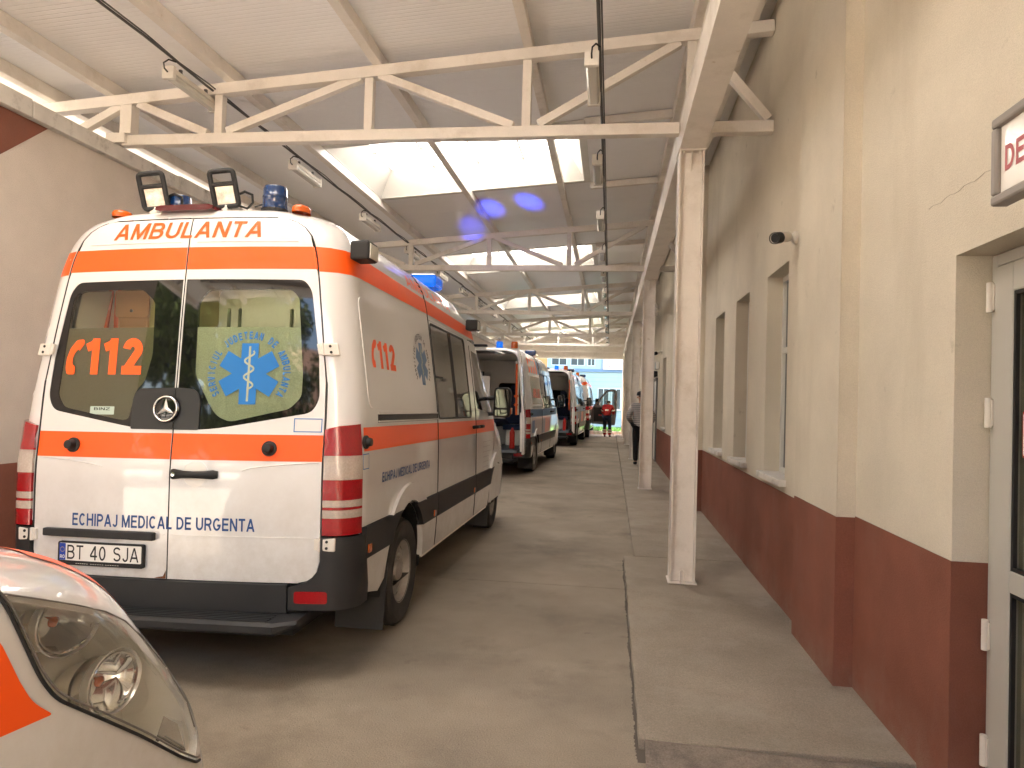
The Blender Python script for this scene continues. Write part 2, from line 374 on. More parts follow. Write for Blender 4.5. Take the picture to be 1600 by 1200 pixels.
def arc(cx, cy, rx, ry, a0, a1, n=10): return [(cx+rx*math.cos(R_(a0+(a1-a0)*i/n)), cy+ry*math.sin(R_(a0+(a1-a0)*i/n))) for i in range(n+1)]
GW = dict(M=.88, I=0, J=.54, L=.60, E=.66, T=.66, P=.70, S=.70, B=.73, O=.80, G=.80, C=.76, A=.80, V=.76)
GW.update({'1': .40, '0': .58, '2': .60, '4': .62})
def glyph(ch, T):
    w = GW.get(ch, .74); a = T/2; l, r, t, b, m = a, w-a, 1-a, a, .52
    if ch == 'A': return w, [[(a*.9-(w/2-a)*.15, -.15), (w/2, 1.02-a*.2), (w-a*.9+(w/2-a)*.15, -.15)], [(w*.24, .30), (w*.76, .30)]]
    if ch == 'B': return w, [[(l, 0), (l, 1)], [(l, t), (w*.52, t)]+arc(w*.52, (t+m)/2, r*.93-w*.52, (t-m)/2, 90, -90)[1:]+[(l, m)], [(w*.5, m)]+arc(w*.55, (m+b)/2, r-w*.55, (m-b)/2, 90, -90)[1:]+[(l, b)]]
    if ch == 'C': return w, [arc(w/2, .5, w/2-a, .5-a, 42, 318, 20)]
    if ch == 'D': return w, [[(l, 0), (l, 1)], [(l, t), (w*.40, t)]+arc(w*.40, .5, r-w*.40, .5-a, 90, -90, 14)[1:]+[(l, b)]]
    if ch == 'E': return w, [[(l, 0), (l, 1)], [(l, t), (w, t)], [(l, m), (w*.93, m)], [(l, b), (w, b)]]
    if ch == 'G': return w, [arc(w/2, .5, w/2-a, .5-a, 42, 330, 20)+[(r, .42)], [(w*.55, .42), (w, .42)]]
    if ch == 'H': return w, [[(l, 0), (l, 1)], [(r, 0), (r, 1)], [(l, m), (r, m)]]
    if ch == 'I': return T, [[(a, 0), (a, 1)]]
    if ch == 'J': return w, [[(r, 1), (r, .30)]+arc((l+r)/2, .30, (r-l)/2, .30-a, 0, -165, 12)[1:]]
    if ch == 'L': return w, [[(l, 0), (l, 1)], [(l, b), (w, b)]]
    if ch == 'M': return w, [[(l, 0), (l, 1)], [(r, 0), (r, 1)], [(l-.03, 1.12), (w/2, .10), (r+.03, 1.12)]]
    if ch == 'N': return w, [[(l, 0), (l, 1)], [(r, 0), (r, 1)], [(l-.06, 1.1), (r+.06, -.1)]]
    if ch in 'O0': return w, [arc(w/2, .5, w/2-a, .5-a, 90, 450, 24)]
    if ch in 'PR':
        q = .46; s = [[(l, 0), (l, 1)], [(l, t), (w*.52, t)]+arc(w*.52, (t+q)/2, r-w*.52, (t-q)/2, 90, -90)[1:]+[(l, q)]]
        return w, s+([[(w*.45, q), (w*.70, q*.75), (r+.05, -.12)]] if ch == 'R' else [])
    if ch == 'S': return w, [arc(w/2, (t+m)/2, w/2-a*1.1, (t-m)/2, 25, 270, 14)+arc(w/2, (m+b)/2, w/2-a, (m-b)/2, 90, -160, 14)[1:]]
    if ch == 'T': return w, [[(0, t), (w, t)], [(w/2, 0), (w/2, t)]]
    if ch == 'U': return w, [[(l, 1), (l, .36)]+arc(w/2, .36, w/2-a, .36-a, 180, 360, 14)[1:]+[(r, 1)]]
    if ch == 'V': return w, [[(a*.9-.05, 1.12), (w/2, a*.2), (w-a*.9+.05, 1.12)]]
    if ch == 'Z': return w, [[(0, t), (w, t)], [(0, b), (w, b)], [(w*.9, 1-T*.9), (w*.1, T*.9)]]
    if ch == '1': return w, [[(r, 0), (r, 1)], [(r+.02, 1-a*.6), (r-.09, .82), (0, .74)]]
    if ch == '2': return w, [arc(w/2, .69, w/2-a, .31-a, 175, -25, 14)+[(a*1.3, b+.02)], [(0, b), (w, b)]]
    if ch == '4': return w, [[(w*.70, 0), (w*.70, 1)], [(w*.74, 1.02), (a*.4, .30)], [(0, .27), (w, .27)]]
    return w, [[(0, .02), (w, .02)]]
def ribbon(bm, pts, T, z):
    n = len(pts); vs = []; closed = (Vector(pts[0])-Vector(pts[-1])).length < 1e-6
    for i, p in enumerate(pts):
        d0 = Vector(p)-Vector(pts[i-1]) if i else (Vector(pts[0])-Vector(pts[-2]) if closed else None)
        d1 = Vector(pts[i+1])-Vector(p) if i < n-1 else (Vector(pts[1])-Vector(pts[0]) if closed else None)
        d0 = d0 or d1; d1 = d1 or d0; d0 = d0.normalized(); d1 = d1.normalized(); n0 = Vector((-d0.y, d0.x)); n1 = Vector((-d1.y, d1.x)); m = n0+n1
        m = m.normalized() if m.length > 1e-4 else n0; k = T/2/max(.28, m.dot(n0)); vs.append((bm.verts.new((p[0]+m.x*k, p[1]+m.y*k, z)), bm.verts.new((p[0]-m.x*k, p[1]-m.y*k, z))))
    for a, b in zip(vs, vs[1:]):
        try: bm.faces.new((a[0], a[1], b[1], b[0]))
        except ValueError: pass
def stext(txt, fit, T=.17, shear=0, gap=.13, space=.36, su=.08, sv=.08):
    """plain block lettering drawn as strokes, fitted into (u0, u1, v0, v1)"""
    bm = bmesh.new(); x = 0
    for ch in txt:
        if ch == ' ': x += space; continue
        w, st = glyph(ch, T); k0 = set(bm.verts)
        for i, s in enumerate(st): ribbon(bm, s, T, .00012*i)
        for v in bm.verts:
            if v not in k0: v.co.x += x
        x += w+gap
    for co, no in (((0, 0, 0), (0, -1, 0)), ((0, 1, 0), (0, 1, 0))): bmesh.ops.bisect_plane(bm, geom=bm.verts[:]+bm.edges[:]+bm.faces[:], plane_co=co, plane_no=no, clear_outer=True)
    x -= gap; u0, u1, v0, v1 = fit; kx = (u1-u0-(v1-v0)*shear)/x
    for v in bm.verts: v.co.x, v.co.y = u0+v.co.x*kx+v.co.y*(v1-v0)*shear, v0+v.co.y*(v1-v0)
    return cut2d(bm, su, sv)
def rrect(u0, u1, v0, v1, r, n=5):
    out = []
    for cx, cy, a0 in ((u1-r, v0+r, -PI/2), (u1-r, v1-r, 0), (u0+r, v1-r, PI/2), (u0+r, v0+r, PI)):
        out += [(cx+r*math.cos(a0+i*PI/2/n), cy+r*math.sin(a0+i*PI/2/n)) for i in range(n+1)]
    return out
def roundpoly(pts, r, n=4):
    out = []; k = len(pts)
    for i in range(k):
        p = Vector(pts[i]); a = Vector(pts[i-1])-p; b = Vector(pts[(i+1) % k])-p
        rr = r[i] if isinstance(r, (list, tuple)) else r
        if rr <= 0: out.append(tuple(p)); continue
        rr = min(rr, a.length*.49, b.length*.49); s = p+a.normalized()*rr; t = p+b.normalized()*rr
        for j in range(n+1):
            q = j/n; out.append(tuple(s*(1-q)**2+p*2*q*(1-q)+t*q*q))
    return out
def circle(cx, cy, r, n=20): return [(cx+r*math.cos(2*PI*i/n), cy+r*math.sin(2*PI*i/n)) for i in range(n)]

# ------------------------------------------------------------------ ground
b = MB(); b.add([(-250,-250,-.012),(250,-250,-.012),(250,250,-.012),(-250,250,-.012)], [(0,1,2,3)])
tag(b.build('ground', M['plaza']), kind='structure')
b = MB(); b.box(-40, -5.41, 1.5, 60, -.011, -.004); tag(b.build('side_lane', M['asphalt']), kind='structure')  # unseen dark ground added to cut light bounced over the left wall
road = tag(empty('road'), kind='structure')
ys = [-9, -.5, 6.12, 13.4, 20.5, 27.5, 34.6]
for a, c in zip(ys, ys[1:]):
    b = MB(); b.box(-4.8, 1.62, a+.004, c-.004, -.011, 0); b.build('road_slab', M['concrete'], road)
walk = tag(empty('walkway'), kind='structure')
ys = [3.32, 5.88, 7.24, 9.8, 14.3, 18.6, 23.5, 29, 34.5]
for i, (a, c) in enumerate(zip(ys, ys[1:])):
    x0 = .168 if i < 2 else .265+.004*i; w = .006+.002*(i % 2)
    b = MB(); n = 14
    edge = [x0+random.uniform(-.006, .006) for _ in range(n+1)]
    pts = [(edge[j], a+w+(c-a-2*w)*j/n) for j in range(n+1)]+[(1.5, c-w), (1.5, a+w)]
    b.prism(pts[::-1], (0, 0, -.008), (1, 0, 0), (0, 1, 0), .058-.004*(i % 3 == 1))
    b.build('slab', M['slab'], walk, bevel=.007)
b = MB(); n = 1100; vs = []; fs = []
for j in range(n+1):
    y = 3.2+31*(j/n)**1.6; x = (.168 if y < 7.24 else .29); vs += [(x-.008-random.uniform(0, .008)-.008*abs(math.sin(y*7)*math.sin(y*3.1)), y, .0022), (x+.03, y, .0022)]
for j in range(n): fs.append((2*j, 2*j+1, 2*j+3, 2*j+2))
b.add(vs, fs); b.build('dirt_line', mat('dark gutter strip', (.105, .088, .07), .95), walk)  # thin dark strip with a ragged edge along the kerb foot
b = MB(); n = 26; vs = []; fs = []                                   # broken ramp edge of the first slab
for j in range(n+1):
    t = j/n; x = .19+1.16*t; q = random.uniform(-.03, .03)
    vs += [(x, 3.325, -.005), (x, 3.325, .048-.03*t), (x, 3.30+q*.6-.02*t, .046-.03*t+q*.2), (x, 3.19-.03*t+q*.3, .012), (x, 3.15-.02*t, -.005)]
for j in range(n):
    for k in range(4): fs.append((j*5+k, j*5+k+1, j*5+6+k, j*5+5+k))
b.add(vs, fs); angle_smooth(b.build('broken_edge', mat('broken darker concrete', (.19, .16, .13), .95, vary=.3, vscale=9, bump=1, bscale=60, grain=.25, gscale=120), walk), 40)  # darker concrete than the slabs along the broken edge

# ------------------------------------------------------------------ building on the right
bld = empty('hospital_building', (1.6, 8, 0), label='long cream stucco building with brick red base along the right of the yard', cat='building')
MW = MB(); MD = MB()
OFF = Vector((-1.6, -8, 0))
def q(mb, a, b_, c, d): mb.add([Vector(p)+OFF for p in (a, b_, c, d)], [(0, 1, 2, 3)])
def run(X, y0, y1, zd, z1=5.6, ops=()):
    q(MD, (X-.003, y1, 0), (X-.003, y0, 0), (X-.003, y0, zd), (X-.003, y1, zd))
    yy = sorted({y0, y1, *[o[0] for o in ops], *[o[1] for o in ops]}); zz = sorted({zd, z1, *[o[2] for o in ops if o[2] > zd], *[o[3] for o in ops]})
    for a, c in zip(yy, yy[1:]):
        for e, g in zip(zz, zz[1:]):
            if any(o[0] <= a and c <= o[1] and o[2] <= e and g <= o[3] for o in ops): continue
            q(MW, (X, c, e), (X, a, e), (X, a, g), (X, c, g))
    for a, c, e, g, d in ops:
        q(MW, (X, a, e), (X+d, a, e), (X+d, a, g), (X, a, g)); q(MW, (X+d, c, e), (X, c, e), (X, c, g), (X+d, c, g))
        q(MW, (X, a, g), (X+d, a, g), (X+d, c, g), (X, c, g)); q(MW, (X, c, e), (X+d, c, e), (X+d, a, e), (X, a, e))
def ret(Y, xa, xb, zd, z1=5.6):
    q(MD, (xa-.003, Y-.003, 0), (xb-.003, Y-.003, 0), (xb-.003, Y-.003, zd), (xa-.003, Y-.003, zd)); q(MW, (xa, Y, zd), (xb, Y, zd), (xb, Y, z1), (xa, Y, z1))
WIN = [(5.65, 6.40), (7.20, 7.95), (8.73, 9.46)]
D0, D1, DT = 1.95, 3.045, 2.178
run(1.2, 10.5, 34.9, .915, ops=[(16.2, 17.15, 1.0, 2.6, .14), (22.4, 23.3, 1.0, 2.6, .14)])
ret(10.5, 1.2, 1.31, .915)
run(1.31, 5.06, 10.5, .915, ops=[(a, c, 1.0, 2.668, .15) for a, c in WIN])
q(MW, (1.24, 5.06, .965), (1.31, 5.06, .965), (1.31, 5.06, 5.6), (1.24, 5.06, 5.6)); q(MD, (1.24, 5.063, 0), (1.31, 5.063, 0), (1.31, 5.063, .965), (1.24, 5.063, .965))
run(1.24, 4.157, 5.06, .968)
ret(4.16, 1.24, 1.34, .968)
q(MD, (1.337, 4.16, 0), (1.337, D1-.003, 0), (1.337, D1-.003, .975), (1.337, 4.16, .975)); q(MW, (1.34, 4.16, .975), (1.34, D1, .975), (1.34, D1, 5.6), (1.34, 4.16, 5.6))
q(MD, (1.337, D1-.003, 0), (1.50, D1-.003, 0), (1.50, D1-.003, .975), (1.337, D1-.003, .975)); q(MW, (1.34, D1, .975), (1.50, D1, .975), (1.50, D1, DT), (1.34, D1, DT))
q(MW, (1.34, D1, DT), (1.34, D0, DT), (1.34, D0, 5.6), (1.34, D1, 5.6)); q(MW, (1.34, D1, DT), (1.50, D1, DT), (1.50, D0, DT), (1.34, D0, DT))
q(MW, (1.34, D0, 0), (1.50, D0, 0), (1.50, D0, DT), (1.34, D0, DT))
run(1.34, -12, D0, .975)
for (y, xa) in ((-12, 1.34), (34.9, 1.2)): q(MW, (xa, y, 0), (9, y, 0), (9, y, 5.6), (xa, y, 5.6))
q(MW, (1.5, -12, 5.598), (9, -12, 5.598), (9, 34.9, 5.598), (1.5, 34.9, 5.598)); q(MW, (9, -12, 0), (9, 34.9, 0), (9, 34.9, 5.6), (9, -12, 5.6))
q(MW, (1.2, -12, 5.601), (1.52, -12, 5.601), (1.52, 34.9, 5.601), (1.2, 34.9, 5.601))
MW.build('wall', M['stucco'], bld); MD.build('dado', M['dado'], bld)
b = MB()                                                             # hairline crack above the doorway
cr = [Vector((1.339, 3.30-.55*i/14, 2.43+.005*math.sin(i*1.7)+.008*i/14)) for i in range(15)]
b.tube([p+OFF for p in cr], .0009, 4); b.build('crack', M['dado'], bld).data.materials[0] = mat('crack shadow line', (.33, .29, .22), .9)
def window(parent, X, a, c, e, g, off, m_frame, m_pane, sill=True, split=True):
    f = MB(); w = .05
    def bx(y0, y1, z0, z1, x0=X, x1=X+.06): f.box(x0, x1, y0, y1, z0, z1)
    bx(a+.003, a+w, e+.003, g-.003); bx(c-w, c-.003, e+.003, g-.003); bx(a+w, c-w, e+.003, e+w); bx(a+w, c-w, g-w, g-.003)
    if split: bx(a+w, c-w, e+(g-e)*.62-.025, e+(g-e)*.62+.025)
    f.v = [tuple(Vector(p)+off) for p in f.v]; fr = f.build('window', m_frame, parent, bevel=.004)
    p = MB(); p.box(X+.025, X+.035, a+w-.006, c-w+.006, e+w-.006, g-w+.006); p.v = [tuple(Vector(t)+off) for t in p.v]; p.build('pane', m_pane, fr)
    return fr
for a, c in WIN+[(16.2, 17.15), (22.4, 23.3)]:
    X = 1.31 if a < 10 else 1.2
    fr = window(bld, X+.125, a, c, 1.0, 2.668 if a < 10 else 2.6, OFF, M['pvc'], M['far_glass'])
    s = MB(); s.box(X-.055, X+.13, a-.05, c+.04, .962, 1.012); s.v = [tuple(Vector(t)+OFF) for t in s.v]; s.build('sill', M['coping'], fr, bevel=.006)
    h = MB(); h.box(X+.10, X+.124, a+.02, a+.05, 1.70, 1.86); h.v = [tuple(Vector(t)+OFF) for t in h.v]; h.build('handle', M['pvc'], fr, bevel=.004)
# the glazed door
dr = empty('door', (1.47-1.6, D1-8, 0), parent=bld)
b = MB(); b.box(0, .055, -.045, -.003, 0, DT-.005); b.box(0, .055, D0-D1+.003, D0-D1+.045, 0, DT-.005); b.box(0, .055, D0-D1+.045, -.045, DT-.05, DT-.005)
b.build('frame', M['door_grey'], dr, bevel=.004)
b = MB(); L0 = D0-D1+.05; b.box(-.012, .045, -.175, -.049, .02, DT-.055); b.box(-.012, .045, L0, L0+.12, .02, DT-.055)
b.box(-.012, .045, L0+.12, -.175, DT-.165, DT-.055); b.box(-.012, .045, L0+.12, -.175, .905, .985); b.box(-.012, .045, L0+.12, -.175, .02, .14)
b.build('leaf', M['door_grey'], dr, bevel=.006)
for z0, z1 in ((.985, DT-.165), (.14, .905)):
    b = MB(); b.box(.012, .022, L0+.118, -.173, z0-.003, z1+.003); b.build('pane', M['door_glass'], dr)
    b = MB(); nn = 60; vs = []
    for i in range(nn+1):
        yy = L0+.11+(-.16-L0-.11)*i/nn; xx = .085+.018*math.sin(i*1.55)+.006*math.sin(i*.7); vs += [(xx-.045, yy, z0-.01), (xx-.045, yy, z1+.01)]
    b.add(vs, [(2*i, 2*i+2, 2*i+3, 2*i+1) for i in range(nn)]); b.build('curtain', M['curtain'], dr, smooth=True)
    b = MB(); b.box(-.006, .008, -.190, -.1752, z0, z1); b.box(-.006, .008, L0+.121, -.19, z0, z0+.014); b.box(-.006, .008, L0+.121, -.19, z1-.014, z1); b.build('bead', M['black'], dr)
for z in (2.008, 1.56, .705, .265):
    b = MB(); b.lathe([(.0, -.058), (.013, -.058), (.013, -.002), (.0115, -.002), (.0115, .002), (.013, .002), (.013, .058), (0, .058)], (-.018, -.028, z), (0, 0, 1), 14, False)
    b.box(-.014, -.0005, -.047, -.012, z-.05, z+.05); angle_smooth(b.build('hinge', M['hook'], dr), 40)
b = MB(); b.prism(roundpoly([(0, 0), (.12, 0), (.12, .17), (0, .17)], .012), (.010, -.215, 1.40), (0, -1, 0), (0, 0, 1), .002); st = b.build('sticker', M['red'], dr)
b = MB(); b.prism(roundpoly([(.008, .008), (.112, .008), (.112, .162), (.008, .162)], .008), (.0075, -.215, 1.40), (0, -1, 0), (0, 0, 1), .002); b.build('sticker_face', M['plate_white'], st)
# far plain door with a dark unit over it
fd = empty('door', (1.2-1.6, 19.6-8, 0), parent=bld)
b = MB(); b.box(-.02, .03, -.55, .55, .05, 2.15); b.build('leaf', M['pvc'], fd, bevel=.01)
b = MB(); b.box(-.04, .0, -.62, -.552, .05, 2.2); b.box(-.04, .0, .552, .62, .05, 2.2); b.box(-.04, 0, -.62, .62, 2.152, 2.22); b.build('frame', M['grey_trim'], fd)
b = MB(); b.box(-.16, -.002, -.5, .5, 0, .14); o = b.build('wall_unit', M['black'], None, bevel=.02); o.location = (1.2, 19.6, 2.26)
tag(o, 'dark box mounted on the wall over the far white door', 'wall unit')
b = MB(); b.box(-.10, -.002, -.12, .12, 0, .2); o = b.build('wall_lamp', M['sign_face'], None, bevel=.02); o.location = (1.2, 18.6, 2.42)
tag(o, 'small white square lamp on the wall beyond the second column', 'wall lamp')

# ------------------------------------------------------------------ wall on the left
lw = empty('boundary_wall', (-5.0, 18, 0), label='beige stucco wall with brick red base and white coping behind the ambulances', cat='wall')
Y0, Y1 = 1.2, 34.6
b = MB(); b.box(-.32, .2, Y0-18, Y1-18, .925, 3.745); b.build('wall', M['stucco_left'], lw)
b = MB(); b.box(-.323, .203, Y0-18-.003, Y1-18+.003, 0, .925); b.build('dado', M['dado'], lw)
b = MB(); b.prism([(5.47-18, 3.743), (2.7-18, 3.743), (4.085-18, 2.62)], (.2, 0, 0), (0, 1, 0), (0, 0, 1), .004); b.build('painted_triangle', M['dado'], lw)
y = Y0; k = 0
while y < Y1-.2:
    l = min(2.02, Y1-y); b = MB(); b.box(-.39, .262+.004*(k % 2), y-18+.008, y+l-18-.008, 3.747, 3.902-.006*(k % 3)); b.build('coping_block', M['coping'], lw, bevel=.008); y += l; k += 1

# ------------------------------------------------------------------ canopy
cp = empty('canopy', (-2, 13, 0), label='white steel canopy with trusses, roof lights and a row of columns', cat='canopy')
CO = Vector((2, -13, 0))
def cb(mb, name, m=M['steel'], parent=cp, bevel=0):
    mb.v = [tuple(Vector(p)+CO) for p in mb.v]; return mb.build(name, m, parent, bevel)
zt = lambda x: 4.752+.078*x
zr = lambda x: 4.885+.078*x
TY = [-.27, 6.33, 12.93, 19.53, 26.13, 30.6, 34.2]
for ti, Y in enumerate(TY):
    b = MB(); b.beam((-6.5, Y, zt(-6.5)-.05), (1.30, Y, zt(1.30)-.05), .1, .1, (0, 1, 0)); tr = cb(b, 'truss')
    b = MB(); b.box(-4.72, .529, Y-.05, Y+.05, 3.89, 3.99); b.box(.741, 1.31 if Y < 11 else 1.2, Y-.05, Y+.05, 3.89, 3.99); cb(b, 'bottom_chord', parent=tr, bevel=.006)
    for x in (-3.74, -2.27, -.81, .62):
        b = MB(); b.box(x-.04, x+.04, Y-.041, Y+.041, 3.991, zt(x)-.103); cb(b, 'post', parent=tr, bevel=.005)
    for p, r in (((-4.58, 4.30), (-3.86, 4.0)), ((-3.66, 4.01), (-2.36, 4.485)), ((-2.18, 4.50), (-.93, 4.0)), ((-.70, 4.01), (.52, 4.70)), ((.74, 4.66), (1.27, 4.01)), ((-4.76, 4.28), (-5.45, 3.93))):
        b = MB(); b.beam((p[0], Y, p[1]), (r[0], Y, r[1]), .074, .074, (0, 1, 0)); cb(b, 'diagonal', parent=tr, bevel=.005)
    b = MB(); b.box(-4.74, -4.62, Y-.06, Y+.06, 4.0, zt(-4.7)-.105); b.box(-4.86, -4.66, Y-.09, Y+.09, 3.905, 3.999); cb(b, 'end_post', parent=tr, bevel=.005)
    if True:
        b = MB(); x0, x1, h = .53, .74, .105
        b.box(x0, x0+.014, Y-h, Y+h, .062, 3.72); b.box(x1-.014, x1, Y-h, Y+h, .062, 3.72); b.box(x0+.0145, x1-.0145, Y-h+.055, Y-h+.065, .062, 3.72)
        c = cb(b, 'column', bevel=.002)
        b = MB(); b.box(x0-.014, x1+.014, Y-h-.014, Y+h+.014, .048, .061); cb(b, 'base_plate', parent=c, bevel=.003)
        b = MB(); b.box(x0-.01, x1+.01, Y-h-.012, Y+h+.012, 3.721, 3.735); cb(b, 'cap_plate', parent=c, bevel=.002)
        b = MB(); b.prism([(0, 0), (0, -.16), (-.052, 0)], (x0+.10, Y-h+.054, 3.720), (0, 1, 0), (0, 0, 1), .008); cb(b, 'stiffener', parent=c)
        for s in (x0+.035, x1-.035):
            b = MB(); b.lathe([(.012, 0), (.012, .012), (.006, .012), (.006, .03)], (s, Y-h+.026, 3.72), (0, 0, -1), 6); cb(b, 'bolt', parent=c)
        b = MB(); b.tube([(x0+.085, Y-h-.012, .06), (x0+.085, Y-h-.012, .15), (x0+.10, Y-h-.012, .172), (x0+.115, Y-h-.012, .15), (x0+.115, Y-h-.012, .06)], .008, 6); cb(b, 'anchor_loop', parent=c)
        if ti == 1:
            b = MB(); b.box(x0+.0146, x1-.0146, Y-h+.050, Y-h+.0549, 2.62, 2.632); cb(b, 'weld_seam', parent=c)
b = MB()                                                             # main beam over the columns
b.box(.53, .74, -2.6, 34.4, 3.736, 3.752); b.box(.53, .74, -2.6, 34.4, 4.012, 4.028); b.box(.535, .551, -2.6, 34.4, 3.7525, 4.0115); b.box(.719, .735, -2.6, 34.4, 3.7525, 4.0115); cb(b, 'main_beam', bevel=.003)
b = MB(); b.box(-4.74, .528, 34.36, 34.52, 3.58, 3.70); cb(b, 'end_beam', bevel=.006)
b = MB(); b.prism([(-6.0, 3.702), (1.195, 3.702), (1.195, zr(1.195)-.004), (-6.0, zr(-6.0)-.004)], (0, 34.45, 0), (1, 0, 0), (0, 0, 1), .03); cb(b, 'gable_panel')
for x in (1.12, .66, -.81, -2.2, -3.63, -4.86, -5.47, -6.3):
    b = MB(); b.beam((x, -2.6, zt(x)+.066), (x, 34.4, zt(x)+.066), .085, .128, (1, 0, .078)); cb(b, 'purlin', bevel=.004)
SKY0, SKY1, SX0, SX1 = 8.46, 10.66, -3.585, -.47
y = SKY0-10*1.1; k = -10
XE = lambda y: 1.325 if y < 9.6 else 1.215
def rp(x0, x1, y0, y1):
    b = MB(); vs = []
    for z in (0, .06):
        vs += [(x, yy, zr(x)+z) for x, yy in ((x0, y0), (x1, y0), (x1, y1), (x0, y1))]
    b.add(vs, [(0,3,2,1),(4,5,6,7),(0,1,5,4),(1,2,6,5),(2,3,7,6),(3,0,4,7)]); b.beam((x0, y1, zr(x0)+.063), (x1, y1, zr(x1)+.063), .05, .004, (0, 1, 0)); cb(b, 'roof_panel', M['panel'])
while y < 34.4:
    a, c = y+.002, y+1.098
    if k % 6 in (0, 1): rp(-6.6, SX0, a, c); rp(SX1, XE(a), a, c)
    else: rp(-6.6, XE(a), a, c)
    y += 1.1; k += 1
for j in range(-1, 4):
    a, c = SKY0+6.6*j+.003, SKY1+6.6*j-.003
    sk = MB(); H = .36; ins = .22
    lo = [(SX0, a), (SX1, a), (SX1, c), (SX0, c)]; hi = [(SX0+ins, a+ins), (SX1-ins, a+ins), (SX1-ins, c-ins), (SX0+ins, c-ins)]
    vs = [(x, yy, zr(x)-.004) for x, yy in lo]+[(x, yy, zr(x)+H) for x, yy in hi]
    sk.add(vs, [(0,1,5,4),(1,2,6,5),(2,3,7,6),(3,0,4,7)]); s = cb(sk, 'roof_light', M['lining'])
    g = MB(); g.add([(x, yy, zr(x)+H-.010) for x, yy in [(SX0+ins-.03, a+ins-.03), (SX1-ins+.03, a+ins-.03), (SX1-ins+.03, c-ins+.03), (SX0+ins-.03, c-ins+.03)]], [(0, 1, 2, 3)]); cb(g, 'glazing', M['opal'], s)
    g = MB()
    for t in (.25, .5, .75):
        x = SX0+ins+(SX1-SX0-2*ins)*t; g.box(x-.012, x+.012, a+ins, c-ins, zr(x)+H-.045, zr(x)+H-.015)
    yy = (a+c)/2; g.beam((SX0+ins, yy, zr(SX0+ins)+H-.05), (SX1-ins, yy, zr(SX1-ins)+H-.05), .03, .03, (0, 1, 0)); cb(g, 'glazing_bar', M['pvc'], s)
    g = MB()
    for (x0, x1, y0, y1) in ((SX0-.09, SX1+.09, c-.004, c+.10), (SX0-.09, SX1+.09, a-.10, a+.004), (SX0-.09, SX0+.004, a+.004, c-.004), (SX1-.004, SX1+.09, a+.004, c-.004)):
        vs = [(x, y_, zr(x)+z) for z in (-.012, -.003) for x, y_ in ((x0, y0), (x1, y0), (x1, y1), (x0, y1))]
        g.add(vs, [(0,3,2,1),(4,5,6,7),(0,1,5,4),(1,2,6,5),(2,3,7,6),(3,0,4,7)])
    cb(g, 'trim', M['lining'], s)
    for yy in (a-.14, c+.14):
        g = MB(); g.beam((-.38, yy, zr(-.38)-.06), (.615, yy, zr(.615)-.06), .07, .09, (0, 1, 0)); cb(g, 'trimmer', bevel=.004)

# ------------------------------------------------------------------ lamps under the canopy, conduits, cameras, sign
def batten():
    r = empty('batten_lamp')
    b = MB(); b.prism([(-.05, .02), (.05, .02), (.05, .05), (.03, .075), (-.03, .075), (-.05, .05)], (0, .36, 0), (1, 0, 0), (0, 0, 1), .72); b.build('housing', M['lamp_shell'], r, bevel=.003)
    b = MB(); b.prism([(-.046, .018), (-.046, -.008), (-.03, -.03), (.03, -.03), (.046, -.008), (.046, .018)][::-1], (0, .35, 0), (1, 0, 0), (0, 0, 1), .70); b.build('cover', M['lamp_lens'], r, bevel=.004)
    for s in (-1, 1):
        b = MB(); b.box(-.054, .054, s*.362-.022, s*.362+.022, -.034, .079); b.build('end_cap', M['lamp_shell'], r, bevel=.006)
    b = MB(); b.tube([(0, -.385, .02), (0, -.43, .03), (.005, -.45, .07), (.03, -.42, .11), (.06, -.36, .115)], .007, 6); b.build('lead', M['black'], r)
    b = MB()
    for yy in (-.2, .2): b.box(-.012, .012, yy-.012, yy+.012, .0755, .12)
    b.build('clip', M['cable'], r); return r
proto = batten(); words = ['nearest', 'second', 'third', 'fourth', 'fifth', 'sixth', 'seventh', 'eighth', 'ninth', 'tenth', 'eleventh', 'twelfth']
first = True
for row, x, z, y0, st, n in (('left', -3.85, 4.27, 6.05, 2.45, 11), ('right', -.205, 4.10, 5.72, 2.27, 12)):
    for i in range(n):
        o = proto if first else copy_tree(proto); first = False
        o.location = (x, y0+st*i, z)
        tag(o, '%s batten lamp of the row along the %s' % (words[i], 'left over the ambulances' if row == 'left' else 'middle of the canopy'), 'lamp', 'batten lamps under the canopy')
    b = MB(); b.tube([(x+.055, -2.5+36.5*i/80, z+.125+.006*math.sin(i*1.9)) for i in range(81)], .011 if row == 'left' else .014, 6)
    b.tube([(x+.078, -2.5+36.5*i/80, z+.128+.012*math.sin(i*2.3+1)) for i in range(81)], .007, 5)
    tag(b.build('cable_conduit', M['cable']), 'grey cable conduit feeding the %s row of batten lamps' % ('left' if row == 'left' else 'middle'), 'cable', 'cables under the canopy')
    b = MB()
def cctv(loc, rz, label):
    r = empty('security_camera', loc, rz, label=label, cat='camera', group='security cameras on the wall')
    b = MB(); b.lathe([(.048, 0), (.048, .02), (.03, .035)], (0, 0, 0), (-1, 0, 0), 16); b.tube([(-.03, 0, 0), (-.08, -.02, -.005), (-.12, -.05, -.01)], .016, 8); angle_smooth(b.build('bracket', M['lamp_shell'], r))
    d = Vector((-.66, -.72, -.22)).normalized()
    b = MB(); b.lathe([(.0, -.02), (.03, -.02), (.037, 0), (.037, .14), (.034, .15), (.034, .168), (.041, .17), (.041, .10)], Vector((-.075, -.02, 0)), d, 18, False); angle_smooth(b.build('body', M['lamp_shell'], r))
    b = MB(); b.lathe([(.041, .10), (.0415, .172), (.036, .1725), (.034, .16), (.0, .160)], Vector((-.075, -.02, 0)), d, 18, False); b.build('lens', M['black'], r)
cctv((1.308, 5.42, 2.79), 0, 'white security camera beside the nearest window')
